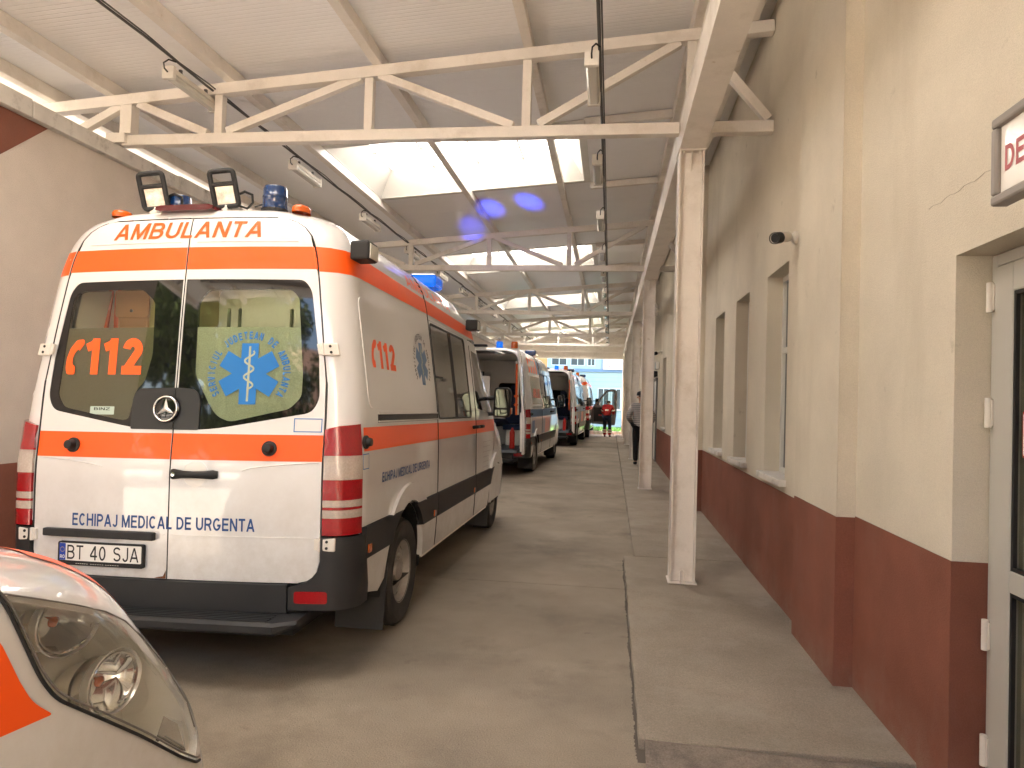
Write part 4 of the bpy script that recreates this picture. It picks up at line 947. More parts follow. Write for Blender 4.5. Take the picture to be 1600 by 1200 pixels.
        if live == 'blocks':
            for i in range(5):
                t = .35+.34*i; sQ('block', [(t, 2.13), (t+.2, 2.13), (t+.2, 2.44), (t, 2.44)], M['orange'] if i < 4 else M['band_blue'], sg, .0012)
            for i in range(3): t = 2.2+.3*i; sQ('block', [(t, 2.13), (t+.14, 2.13), (t+.14, 2.44), (t, 2.44)], M['band_blue'], sg, .0012)
            for (t0, t1) in ((.205, 1.955), (1.966, 3.607), (3.618, 4.7)): sQ('stripe', [(t0, 1.19), (t1, 1.19), (t1, 1.36), (t0, 1.36)], M['band_blue'], sg, .0012)
            sQ('block', [(.40, .86), (.75, .86), (.75, 1.12), (.40, 1.12)], M['band_blue'], sg, .0012)
            for i in range(9):
                t = 1.98+.17*i; sQ('diagonal_bar', [(t, .80), (t+.08, .80), (t+.16, 1.16), (t+.08, 1.16)], M['band_blue'] if i < 3 else M['orange'], sg, .0012)
            sQ('window', rrect(.42, 1.86, 1.46, 2.06, .06), M['mid_glass'], sg, .0065, .006)
        # rear corner lamps
        def lens(name, z0, z1, m, par, sl=0):
            t0 = lambda z: B.tx(.876, z); t1 = .172
            poly = [(t0(z0), z0), (.05, z0+.0*sl), (t1, z0), (t1, z1+sl), (.05, z1+sl*.6), (t0(z1), z1)]
            return sheet(name, fill2d(poly, (), .045, .06), (lambda u, v, e: B.Q(u, v, sg, .010+.022*max(0, 1-abs(u-.045)/.14)+e)), m, par, .03, flip=sg < 0)
        tl = lens('tail_lamp', 1.19, 1.333, M['lens_red'], root, .032)
        for nm, z0, z1, m in (('clear_lens', 1.062, 1.189, 'lens_clear'), ('red_lens', .952, 1.061, 'lens_red'), ('clear_lens', .914, .951, 'lens_clear'), ('red_lens', .899, .913, 'lens_red'), ('clear_lens', .855, .898, 'lens_clear'), ('red_lens', .762, .854, 'lens_red')): lens(nm, z0, z1, M[m], tl)
        # bumper corner
        zc = [.36, .42, .48, .51, .53, .56, .62, .70, .752]
        sQ('bumper_corner', [(.30, .36), (.285, .46), (.228, .62), (.178, .752)]+[(B.tx(xe(z)+.004, z) if z > .5 else B.tx(.70, z), z) for z in zc[::-1]], M['plastic'], sg, .022, .06, k=.05)
        sR('rear_reflector', [(sg*x, z) for x, z in rrect(.735, .905, .398, .462, .012)], M['lens_red'], .030, .02)
        for y in (WY0, WY1): wheel_unit(root, sg*.905, y, sg)
        for y, x0 in ((WY0, .70), (WY1, .76)):
            b = MB(); b.add([(sg*x0, y-.40, .50), (sg*1.03, y-.40, .50), (sg*1.03, y-.47, .10), (sg*(x0+.02), y-.47, .10), (sg*x0, y-.385, .50), (sg*1.03, y-.385, .50), (sg*1.03, y-.455, .10), (sg*(x0+.02), y-.455, .10)], [(0,1,2,3),(7,6,5,4),(0,3,7,4),(1,5,6,2),(3,2,6,7)]); b.build('mud_flap', M['plastic'], root)
        # small side things
        for t, z in ((.294, .655), (1.85, .64), (3.52, .64)): sQ('side_marker', rrect(t-.028, t+.028, z-.024, z+.024, .008), M['lens_amber'], sg, .018, .012)
        p = B.Q(.222, 1.262, sg); n = (B.Q(.222, 1.262, sg, .1)-p).normalized(); b = MB(); b.lathe([(.038,0),(.038,.012),(.026,.018),(.022,.04),(0,.042)], p, n, 16, False); angle_smooth(b.build('door_stop', M['black'], root), 40)
        sQ('slide_rail', [(.46, 1.368), (1.945, 1.368), (1.945, 1.422), (.46, 1.422)], M['matt_black'], sg, .002, .004)
        b = MB(); b.tube([B.Q(t, 1.424, sg, .006) for t in (.46, .8, 1.2, 1.6, 1.94)], .007, 5); b.tube([B.Q(t, 1.376, sg, .006) for t in (.46, .8, 1.2, 1.6, 1.94)], .006, 5); b.build('rail_lip', M['white'], root)
        sQ('pressed_panel', rrect(.30, 1.86, 1.452, 2.115, .07), M['white'], sg, .004, .006)
        for t in (3.50, 3.76):
            b = MB(); b.tube([B.Q(t-.09, 1.275, sg, .01), B.Q(t-.07, 1.278, sg, .04), B.Q(t+.07, 1.278, sg, .04), B.Q(t+.09, 1.275, sg, .01)], .017, 8); angle_smooth(b.build('door_handle', M['black'], root), 50)
        # mirror
        c = B.T(sg*1.205, 4.34, 1.54); b = MB(); b.prism(roundpoly([(-.10,-.17),(.085,-.17),(.10,.13),(.06,.175),(-.09,.165)], .035), c+Vector((0, .0, 0)), (1, 0, 0), (0, 0, 1), -.13)
        mr = angle_smooth(b.build('mirror', M['black'], root, bevel=.01), 40)
        b = MB(); b.prism(roundpoly([(-.075,-.06),(.068,-.06),(.075,.12),(.045,.15),(-.07,.145)], .025), c+Vector((0, -.003, 0)), (1, 0, 0), (0, 0, 1), .004); b.build('mirror_glass', mat('mirror glass', (.06, .07, .06), .03, metal=1) if 'mg' not in M else M['mg'], mr); M.setdefault('mg', mr.children[0].data.materials[0])
        b = MB(); b.prism(roundpoly([(-.075,-.15),(.06,-.15),(.066,-.08),(-.075,-.08)], .02), c+Vector((0, -.003, 0)), (1, 0, 0), (0, 0, 1), .004); b.build('mirror_glass', M['mg'], mr)
        b = MB(); b.box(c.x+sg*.101-.006, c.x+sg*.101+.006, c.y+.02, c.y+.10, c.z-.13, c.z-.06); b.build('indicator', M['lens_amber'], mr, bevel=.004)
        for z in (-.12, .06):
            b = MB(); b.tube([B.T(sg*.97, 4.42, 1.52+z), c+Vector((0, .06, z))], .022, 6); b.build('mirror_arm', M['black'], mr)
        # work lamps on the flank
        if live == 'main' and sg > 0:
            for t, z in ((.33, 2.35), (3.62, 2.31)):
                p = B.Q(t, z, sg); n = (B.Q(t, z, sg, .1)-p).normalized(); h = Vector((n.x, n.y, 0)).normalized(); sd = Vector((0, 1, 0)); up = h.cross(sd)*(-1 if h.cross(sd).z < 0 else 1)
                b = MB(); b.obox(p+h*.075+Vector((0, 0, .02)), sd, h, (0, 0, 1), .085, .062, .055); wl = b.build('work_lamp', M['black'], root, bevel=.014)
                b = MB(); b.obox(p+h*.139+Vector((0, 0, .015)), sd, (h-Vector((0, 0, .25))).normalized(), Vector((0, 0, 1)), .070, .006, .043); b.build('lamp_glass', M['lamp_lens'], wl, bevel=.004)
    # --- roof, inner lining, floor
    zr_ = [2.556, 2.57, 2.585, 2.6, 2.615, 2.628, 2.638, 2.645, 2.6495]; vs = []; fs = []
    for z in zr_:
        r = B.ring(z, 1); vs += [B.Q(t, z, 1) for t in r]+[B.Q(t, z, -1) for t in r[::-1][1:-1]]
    m_ = len(vs)//len(zr_)
    for j in range(len(zr_)-1):
        for i in range(m_): fs.append((j*m_+i, j*m_+(i+1) % m_, (j+1)*m_+(i+1) % m_, (j+1)*m_+i))
    b = MB(); b.add(vs, fs); angle_smooth(b.build('roof', M['white'], root), 60)
    b = MB(); b.box(-.72, .72, .05, 5.6, .24, .44); b.build('underbody', M['black'], root)
    y1 = 3.0; b = MB(); a, c, z0, z1 = .84, .70, .50, 2.50
    P = [(-a, .10, z0), (a, .10, z0), (a, y1, z0), (-a, y1, z0), (-a, .16, 1.45), (a, .16, 1.45), (a, y1, 1.45), (-a, y1, 1.45), (-c, .26, z1), (c, .26, z1), (c, y1, z1), (-c, y1, z1)]
    b.add([B.T(*p) for p in P], [(1,2,6,5),(5,6,10,9),(2,3,7,6),(6,7,11,10),(3,0,4,7),(7,4,8,11),(8,9,10,11)]); lin = b.build('lining', M['liner'], root)
    b = MB(); b.add([B.T(*p) for p in P[:4]], [(0, 1, 2, 3)]); b.build('load_floor', M['floor_grey'], root)
    # --- rear bumper and step
    sR('rear_bumper', [(-.694, .345), (.694, .345), (.694, .496), (-.694, .496)], M['plastic'], .03, .07)
    b = MB(); prof = [(.02,.268),(-.145,.268),(-.165,.285),(-.165,.318),(-.15,.335),(.02,.34)]; vs = []
    for x in (-.80, -.70, .70, .80): vs += [B.T(x, y+(.07 if abs(x) > .75 else 0), z+(.03 if abs(x) > .75 and z < .3 else 0)) for y, z in prof]
    k = len(prof); fs = [(j*k+i, j*k+(i+1) % k, (j+1)*k+(i+1) % k, (j+1)*k+i) for j in range(3) for i in range(k)]+[tuple(range(k))[::-1], tuple(3*k+i for i in range(k))]
    b.add(vs, fs); stp = angle_smooth(b.build('rear_step', M['plastic'], root), 30)
    if not far:
        for i in range(5):
            b = MB(); y = -.14+.028*i; b.beam(B.T(-.66, y, .340), B.T(.66, y, .340), .012, .008, (0, 1, 0)); b.build('tread_rib', M['plastic'], stp)
    return doors

# ------------------------------------------------------------------ the ambulance in front
M['sage'] = mat('sage film', (.34, .38, .27), .5)
A = Body(**MAIN, pitch=R_(.75), roll=.019)
amb = empty('ambulance', (-2.40, 3.70, 0), label='white ambulance with orange stripes and closed rear doors marked AMBULANTA and 112', cat='ambulance', group='ambulances parked in a line under the canopy')
drs = van(A, amb, 'main')
DL, DR = drs[-1], drs[1]
aR = lambda o: (lambda u, v, e: A.R(u, v, o+e)); aQ = lambda o: (lambda u, v, e: A.Q(u, v, 1, o+e))
def ltr(txt, fit, fn, m, par, name='lettering', shear=0, T=.17, su=.08, gap=.13): return sheet(name, stext(txt, fit, T, shear, gap, .36, su, su), fn, m, par)
ltr('AMBULANTA', (-.497, .450, 2.428, 2.528), aR(.0022), M['orange'], DR, shear=.22, T=.165)
ltr('ECHIPAJ MEDICAL DE URGENTA', (-.602, .500, .772, .842), aR(.0015), M['navy_film'], DR)
fl = [c for c in DL.children if c.name.startswith('window')][0]; frr = [c for c in DR.children if c.name.startswith('window')][0]
ltr('112', (-.598, -.232, 1.632, 1.842), aR(-.0045), M['orange'], fl, T=.235, gap=.17)
sheet('phone_mark', fill2d(roundpoly(handset(-.735, 1.632, .118, .206), .012), (), .1, .1), aR(-.0045), M['orange'], fl)
CX, CZ = .418, 1.640
em = sheet('emblem', fill2d(star_poly(CX, CZ, .172, .098), (), .1, .1), aR(-.0045), M['blue_film'], frr)
def staff(fn, par, cx, cz, L):
    bm = bmesh.new()
    def ribbon(pts, w):
        vs = []
        for i, p in enumerate(pts):
            d = Vector(pts[min(i+1, len(pts)-1)])-Vector(pts[max(i-1, 0)]); n = Vector((-d[1], d[0])).normalized()*w/2
            vs.append((bm.verts.new((p[0]+n.x, p[1]+n.y, 0)), bm.verts.new((p[0]-n.x, p[1]-n.y, 0))))
        for a, b in zip(vs, vs[1:]): bm.faces.new((a[0], a[1], b[1], b[0]))
    ribbon([(cx, cz-L*.9+L*1.8*i/10) for i in range(11)], L*.07)
    ribbon([(cx+L*.16*math.sin(i*.62), cz-L*.5+L*1.25*i/24) for i in range(25)], L*.06)
    return sheet('staff', cut2d(bm, 0, 0), fn, M['sage'], par)
staff(aR(-.0038), em, CX, CZ, .172)
sheet('ring_lettering', ring_text('SERVICIUL JUDETEAN DE AMBULANTA', CX, CZ, .196, R_(212), R_(-32), .043, .02), aR(-.0045), M['blue_film'], frr)
lb = sheet('maker_label', fill2d(rrect(-.540, -.382, 1.402, 1.448, .003), (), .1, .1), aR(-.0050), mat('pale green label', (.42, .52, .45), .5), fl)
ltr('BINZ', (-.515, -.41, 1.426, 1.442), aR(-.0045), M['ink'], lb)
ltr('__________', (-.53, -.395, 1.410, 1.4125), aR(-.0045), M['ink'], lb)
def outline(poly_o, poly_i, fn, m, par, name='blue_outline'): return sheet(name, fill2d(poly_o, [poly_i], .1, .1), fn, m, par)
outline([(.695,1.318),(.852,1.318),(.852,1.394),(.695,1.394)], [(.700,1.323),(.847,1.323),(.847,1.389),(.700,1.389)], aR(.0016), M['blue_film'], DR)
outline([(.190,1.108),(.282,1.108),(.282,1.196),(.190,1.196)], [(.195,1.113),(.277,1.113),(.277,1.191),(.195,1.191)], aQ(.0016), M['blue_film'], amb)
# badge panel and three-pointed badge
for sg, x1, par in ((-1, -.262, DL), (1, .150, DR)):
    p = [(sg*.004, 1.322), (x1, 1.322), (x1, 1.50), (x1-sg*.035, 1.552), (sg*.004, 1.558)]
    sheet('badge_panel', fill2d(roundpoly(p, [0, .01, .03, .05, 0]) if sg > 0 else roundpoly(p, [0, .01, .06, .06, 0])[::-1], (), .08, .08), aR(.004), M['matt_black'], par, depth=.012)
bc = A.R(-.042, 1.437, .006); bn = (A.R(-.042, 1.437, .1)-A.R(-.042, 1.437)).normalized(); bu = Vector((1, 0, 0)); bv = bn.cross(bu)*-1
if bv.z < 0: bv = -bv
b = MB(); b.lathe([(.078, 0), (.078, .012), (.070, .016), (0, .012)], bc, bn, 36, False); bd = angle_smooth(b.build('badge', M['gloss_black'], DR), 40)
b = MB(); b.tube([bc+bn*.018+bu*.069*math.cos(a)+bv*.069*math.sin(a) for a in [2*PI*i/40 for i in range(40)]], .0055, 8, True); angle_smooth(b.build('badge_ring', M['chrome'], bd), 60)
b = MB()
for k in range(3):
    a = PI/2+k*2*PI/3+.06; d = bu*math.cos(a)+bv*math.sin(a); p = bu*-math.sin(a)+bv*math.cos(a); c = bc+bn*.014
    b.add([c+d*.066, c+p*.013+d*.008, c-p*.013+d*.008, c+bn*.010, c-d*.012], [(0, 1, 3), (0, 3, 2), (1, 4, 3), (4, 2, 3)])
b.build('badge_star', mat('bright badge metal', (.72, .71, .69), .28, metal=.5), bd)
# handle with its pressed bowl
sheet('handle_bowl', fill2d(circle(.150, 1.078, .078, 28), [circle(.150, 1.078, .070, 28)], .04, .04), aR(.002), M['white'], DR, depth=.004)
sheet('bowl_face', fill2d(circle(.150, 1.078, .0695, 28), (), .03, .03), lambda u, v, e: A.R(u, v, .001-.0*e), mat('shaded white paint', (.70, .675, .64), .4, coat=.6), DR)
b = MB(); hp = [(.012, 1.078, .012, .026), (.03, 1.078, .026, .030), (.09, 1.078, .040, .021), (.15, 1.077, .044, .019), (.21, 1.078, .040, .021), (.262, 1.079, .028, .026), (.285, 1.079, .012, .020)]
n = 10; vs = []
for x, z, o, r in hp: vs += [A.R(x, z+r*math.sin(2*PI*j/n), o*.55+o*.5*max(-.9, math.cos(2*PI*j/n))) for j in range(n)]
fs = [(i*n+j, i*n+(j+1) % n, (i+1)*n+(j+1) % n, (i+1)*n+j) for i in range(len(hp)-1) for j in range(n)]+[tuple(range(n)), tuple((len(hp)-1)*n+j for j in range(n))[::-1]]
b.add(vs, fs); hd = angle_smooth(b.build('door_handle', M['black'], DR), 60)
b = MB(); b.lathe([(.011, 0), (.011, .004), (.006, .0045), (0, .003)], A.R(.045, 1.078, .040), bn, 14, False); b.build('key_lock', M['chrome'], hd)
# number plate, its recess bar and frame
b = MB(); b.prism(roundpoly([(-.776, .699), (-.074, .697), (-.074, .742), (-.776, .742)], .008), A.T(0, .055, 0), (1, 0, 0), (0, 0, 1), .06)
vs = b.v; b.v = [tuple(A.R(v[0], min(max(v[2], .69), .75), .004 if v[1] < .06+.0 else .034)) for v in vs]; b.v = [tuple(A.R(v[0], v[2], .003)) for v in vs[:len(vs)//2]]+[tuple(A.R(v[0], v[2], .036)) for v in vs[len(vs)//2:]]
b.f = [f[::-1] for f in b.f]; angle_smooth(b.build('plate_bar', M['plastic'], DL, bevel=.006), 40)
PX0, PX1, PZ0, PZ1 = -.676, -.130, .552, .683
sheet('plate_frame', fill2d(rrect(PX0, PX1, PZ0, PZ1, .012), (), .1, .1), aR(.018), M['black'], DL, depth=.02)
pl = sheet('number_plate', fill2d(rrect(PX0+.013, PX1-.013, PZ0+.026, PZ1-.009, .006), (), .1, .1), aR(.0205), M['plate_white'], DL, depth=.003)
sheet('country_band', fill2d(rrect(PX0+.014, PX0+.055, PZ0+.027, PZ1-.010, .004), (), .1, .1), aR(.0215), M['eu_blue'], pl)
pz0, pz1 = PZ0+.034, PZ1-.018
x0 = PX0+.066
ltr('BT', (x0, x0+.105, pz0, pz1), aR(.0216), M['ink'], pl, T=.125, gap=.16); ltr('40', (x0+.150, x0+.248, pz0, pz1), aR(.0216), M['ink'], pl, T=.125, gap=.16); ltr('SJA', (x0+.296, x0+.452, pz0, pz1), aR(.0216), M['ink'], pl, T=.125, gap=.16)
ltr('RO', (PX0+.019, PX0+.050, PZ0+.036, PZ0+.056), aR(.0222), M['plate_white'], pl)
for x0_, x1_ in ((.12, .20), (.215, .30), (.31, .395)): ltr('______', (PX0+x0_, PX0+x1_, PZ0+.009, PZ0+.017), aR(.0186), M['hook'], pl, name='frame_print', T=.5, gap=.25)
bm = bmesh.new()
for i in range(12):
    a = 2*PI*i/12; vs = [bm.verts.new((PX0+.0345+.013*math.cos(a)+.0022*math.cos(q), PZ0+.086+.013*math.sin(a)+.0022*math.sin(q), 0)) for q in [2*PI*j/5 for j in range(5)]]; bm.faces.new(vs)
sheet('star_ring', cut2d(bm, 0, 0), aR(.0222), mat('yellow print', (.6, .45, .05), .5), pl)
# top of the rear: brake lamp, work lamps, beacons, markers
b = MB()
for i in range(12):
    x0, x1 = -.235+.345*i/12, -.235+.345*(i+1)/12
    pass
vs = []; N_ = 12
for i in range(N_+1):
    x = -.245+.36*i/N_; tpr = 1 if 0 < i < N_ else .55
    for dz, dy in ((-.020*tpr, -.028), (.016*tpr, -.020), (.018*tpr, .09), (-.020*tpr, .09)): vs.append(A.T(x, .185+dy, 2.622+dz-.012*abs(x)))
fs = [(i*4+j, i*4+(j+1) % 4, (i+1)*4+(j+1) % 4, (i+1)*4+j) for i in range(N_) for j in range(4)]+[(0, 1, 2, 3), tuple(N_*4+j for j in (3, 2, 1, 0))]
b.add(vs, fs); angle_smooth(b.build('brake_lamp', M['brake_dark'], amb), 40)
for x in (-.375, .090):
    c = A.T(x, .33, 2.775); yaw = Matrix.Rotation(R_(20), 3, 'Z') @ Matrix.Rotation(R_(-11), 3, 'Y') @ Matrix.Rotation(R_(10), 3, 'X'); ux, uy, uz = yaw @ Vector((1, 0, 0)), yaw @ Vector((0, 1, 0)), yaw @ Vector((0, 0, 1))
    b = MB(); rim = []
    b.obox(c+uy*.03-uz*.035, ux, uy, uz, .062, .036, .060); wl = b.build('work_lamp', M['plastic'], amb, bevel=.016)
    b = MB(); b.tube([c+ux*p+uz*q-uy*.012 for p, q in roundpoly([(-.068, -.105), (.068, -.105), (.068, .105), (-.068, .105)], .022)], .0155, 8, True); b.tube([c+ux*-.066+uz*.028-uy*.012, c+ux*.066+uz*.028-uy*.012], .014, 6); angle_smooth(b.build('guard', M['black'], wl), 50)
    b = MB(); b.obox(c-uz*.038-uy*.010, ux, uy, uz, .053, .004, .055); lg = b.build('lamp_glass', mat('ridged lamp glass', (.62, .55, .46), .12, metal=.35, coat=.6, bump=.9, bscale=38, vary=.5, vscale=16), wl, bevel=.003)
    b = MB(); vs = []
    for i in range(9):
        for j in range(9):
            u = -1+i/4; v = -1+j/4; vs.append(c-uz*.038+ux*u*.050+uz*v*.052-uy*(.004-.032*(1-(u*u+v*v)/2)))
    b.add(vs, [(i*9+j, (i+1)*9+j, (i+1)*9+j+1, i*9+j+1) for i in range(8) for j in range(8)]); angle_smooth(b.build('reflector', M['chrome'], wl), 60)
    b = MB(); b.box(c.x-.022, c.x+.022, c.y-.005, c.y+.045, c.z-.155, c.z-.095); b.box(c.x-.075, c.x+.075, c.y-.05, c.y+.09, c.z-.19, c.z-.156); b.build('lamp_foot', M['hook'], wl, bevel=.008)
    b = MB(); b.tube([c+Vector(p) for p in ((.07, .05, -.09), (.12, .06, -.105), (.155, .06, -.07), (.15, .06, -.02), (.10, .06, .0), (.06, .05, -.02))], .008, 6); angle_smooth(b.build('lead', M['black'], wl), 60)
for x in (-.285, .412):
    c = A.T(x, .46 if x < 0 else .34, 2.635); b = MB(); b.lathe([(.073, 0), (.074, .02), (.0715, .03), (.0715, .072), (.073, .074), (.073, .086), (.0715, .088), (.070, .125), (.064, .142), (.045, .150), (0, .152)], c, (0, 0, 1), 32, False); be = angle_smooth(b.build('beacon', M['beacon_navy'], amb), 40)
    b = MB(); b.lathe([(.08, -.03), (.08, .004), (.074, .006)], c, (0, 0, 1), 32, False); b.build('beacon_base', M['black'], be)
b = MB(); b.tube([A.T(*p) for p in ((.25, .4, 2.68), (.30, .42, 2.70), (.36, .42, 2.67))], .006, 5); b.build('lead', M['black'], amb)
for x in (-.555, .600):
    c = A.T(x, .30, 2.622-.0); b = MB(); b.lathe([(.052, -.02), (.052, .004), (.046, .018), (.03, .026), (0, .028)], c, (0, 0, 1), 20, False); b.v = [(c.x+(p[0]-c.x)*1.0, c.y+(p[1]-c.y)*1.4, p[2]) for p in b.v]; angle_smooth(b.build('marker_lamp', M['lens_amber'], amb), 50)
# light bar above the cab
def lightbar(B, root, y, z, blue):
    b = MB(); vs = []
    for x0, x1 in ((-.62, .62),): b.obox(B.T(0, y, z), (1, 0, 0), (0, 1, 0), (0, 0, 1), .42, .16, .06)
    lb_ = b.build('light_bar', M['white'], root, bevel=.03)
    for s in (-1, 1):
        b = MB(); b.obox(B.T(s*.56, y, z), (1, 0, 0), (0, 1, 0), (0, 0, 1), .138, .165, .065); b.build('blue_lens', blue, lb_, bevel=.03)
    b = MB(); b.obox(B.T(0, y, z-.075), (1, 0, 0), (0, 1, 0), (0, 0, 1), .60, .12, .022); b.build('bar_foot', M['black'], lb_)
lightbar(A, amb, 3.35, 2.735, M['beacon_blue'])
# flank lettering
ltr('112', (.555, .905, 1.700, 1.872), aQ(.0056), M['orange'], amb, T=.235, gap=.17)
sheet('phone_mark', fill2d(roundpoly(handset(.425, 1.700, .115, .175), .012), (), .1, .1), aQ(.0056), M['orange'], amb)
ef = sheet('emblem', fill2d(star_poly(1.60, 1.795, .160, .094), (), .1, .1), aQ(.0056), M['band_blue'], amb); staff(aQ(.0066), ef, 1.60, 1.795, .16)
sheet('ring_lettering', ring_text('SERVICIUL JUDETEAN DE AMBULANTA', 1.60, 1.795, .188, R_(212), R_(-32), .041, .02), aQ(.0056), M['ink'], amb)
ltr('ECHIPAJ MEDICAL DE URGENTA', (.529, 1.690, 1.006, 1.066), aQ(.0016), M['navy_film'], amb)
ltr('AMBULANTA', (1.50, 2.96, 2.378, 2.470), aQ(.0016), M['orange'], amb)
for k, l in enumerate((4.50, 4.46, 4.52, 4.40, 4.48, 4.34)): ltr('______ ____ ________', (4.02, l, 1.10-.055*k, 1.112-.055*k), aQ(.0016), M['grey_trim'], amb, name='small_print', T=.9, gap=.5)
sheet('rust_spot', fill2d([(-.075, .5015), (-.0055, .5015), (-.0055, .548), (-.014, .530), (-.022, .514), (-.045, .510), (-.06, .507)], (), 0, 0), aR(.0009), mat('rust', (.16, .06, .02), .9, vary=.4, vscale=60), DL)

# ------------------------------------------------------------------ kit seen through the rear glass
bag = empty('rescue_rucksack', (-3.0, 4.22, 1.70), label='orange rescue rucksack with a brown pouch inside the left rear window', cat='rucksack')
b = MB(); b.box(-.20, .20, 0, .22, -.12, .58); b.build('body', M['bag_orange'], bag, bevel=.05)
b = MB(); b.box(-.10, .12, -.07, -.002, .03, .50); pc = b.build('pouch', M['bag_brown'], bag, bevel=.02)
b = MB(); b.prism(roundpoly([(-.105, .30), (.125, .30), (.125, .505), (-.105, .505)], .03), (0, -.071, 0), (1, 0, 0), (0, 0, 1), .012); b.build('flap', M['bag_brown'], pc, bevel=.004)
b = MB(); b.lathe([(.010, 0), (.010, .006), (0, .008)], (.01, -.084, .345), (0, -1, 0), 10, False); b.build('press_stud', M['black'], pc)
b = MB(); b.tube([(-.19, -.01, .5), (-.21, -.03, .25), (-.2, -.01, .0)], .02, 6); b.tube([(.2, -.01, .5), (.22, -.03, .25), (.2, -.01, .0)], .02, 6); b.build('strap', M['bag_orange'], bag)
cr_ = empty('folded_crutches', (-3.34, 4.12, 1.55), label='pair of silver tubes with red ends inside the left rear window', cat='stretcher')
for i, x in enumerate((0, .09)):
    b = MB(); b.tube([(x, 0, .12), (x+.02, 0, .62)], .017, 8); b.build('tube', M['chrome'], cr_); b = MB(); b.tube([(x-.01, 0, -.08), (x, 0, .17)], .028, 8); b.build('sleeve', M['red'], cr_)
sp = empty('spine_board', (-2.06, 4.06, 1.0), label='pale plastic spine board standing inside the right rear window', cat='board')
slots = [rrect(x-.012, x+.012, .93, 1.06, .011) for x in (-.235, -.165, .165, .235)]
bm = fill2d(roundpoly([(-.30, .1), (.30, .1), (.30, 1.16), (.22, 1.22), (-.22, 1.22), (-.30, 1.16)], .05), slots, 0, 0)
sheet('board', bm, lambda u, v, e: (u, -e, v), mat('pale plastic board', (.66, .67, .56), .5), sp, depth=.03)
b = MB(); b.box(-.85, -.36, .1, .14, .4, 1.2); b.build('panel', mat('ochre panel', (.42, .34, .18), .6), sp)

# ------------------------------------------------------------------ open ambulances further down the line
BB = Body(**MAIN)
def open_kit(root, B):
    b = MB(); b.add([B.T(*p) for p in ((-.80, 2.94, .52), (.80, 2.94, .52), (.70, 2.94, 2.44), (-.70, 2.94, 2.44))], [(0, 1, 2, 3)]); bk = b.build('bulkhead', M['liner'], root)
    b = MB(); b.prism(rrect(-.18, .42, 1.35, 1.95, .08), B.T(0, 2.92, 0), (1, 0, 0), (0, 0, 1), .01); b.build('bulkhead_window', M['dark_glass'], bk)
    b = MB(); b.box(-.74, -.36, 1.2, 2.8, 1.25, 2.2); b.box(-.72, -.30, 1.0, 2.6, .52, 1.0); b.build('cupboard', M['liner'], root, bevel=.03)
    b = MB(); b.prism(rrect(-.50, .02, 1.55, 2.05, .04), (0, .9, 0), (1, 0, 0), (0, 0, 1), .02); b.build('wall_cabinet', M['liner'], root)
    for x in (.40,):
        b = MB(); b.box(x-.25, x+.25, 1.6, 2.1, .86, .98); b.box(x-.25, x+.25, 2.1, 2.2, .98, 1.65); b.box(x-.13, x+.13, 2.11, 2.19, 1.66, 1.9); st_ = b.build('seat', M['seat_blue'], root, bevel=.04)
        b = MB(); b.box(x-.16, x+.16, 1.7, 2.0, .505, .86); b.build('seat_base', M['liner'], st_, bevel=.02)
    b = MB(); b.box(-.28, .22, .75, 2.5, .95, 1.08); b.build('stretcher_pad', M['seat_blue'], root, bevel=.04)
    b = MB(); b.box(-.26, .20, .8, 2.4, .52, .94); b.build('stretcher_frame', M['liner'], root, bevel=.02)
    b = MB(); b.tube([(-.30+.09*math.cos(a), 1.1, 1.78+.11*math.sin(a)) for a in [2*PI*i/16 for i in range(16)]], .018, 6, True); b.build('hose_coil', M['black'], root)
    b = MB(); b.box(-.5, -.18, 1.0, 1.2, 1.98, 2.16); b.build('monitor', M['black'], root, bevel=.02)
    b = MB(); b.lathe([(.05, 0), (.055, .02), (.055, .34), (.03, .40), (.015, .44)], (.62, .45, .52), (0, 0, 1), 12); b.build('extinguisher', M['red'], root)
    b = MB(); b.box(-.80, .80, -.06, .16, .46, .52); b.build('sill_plate', M['floor_grey'], root, bevel=.01)
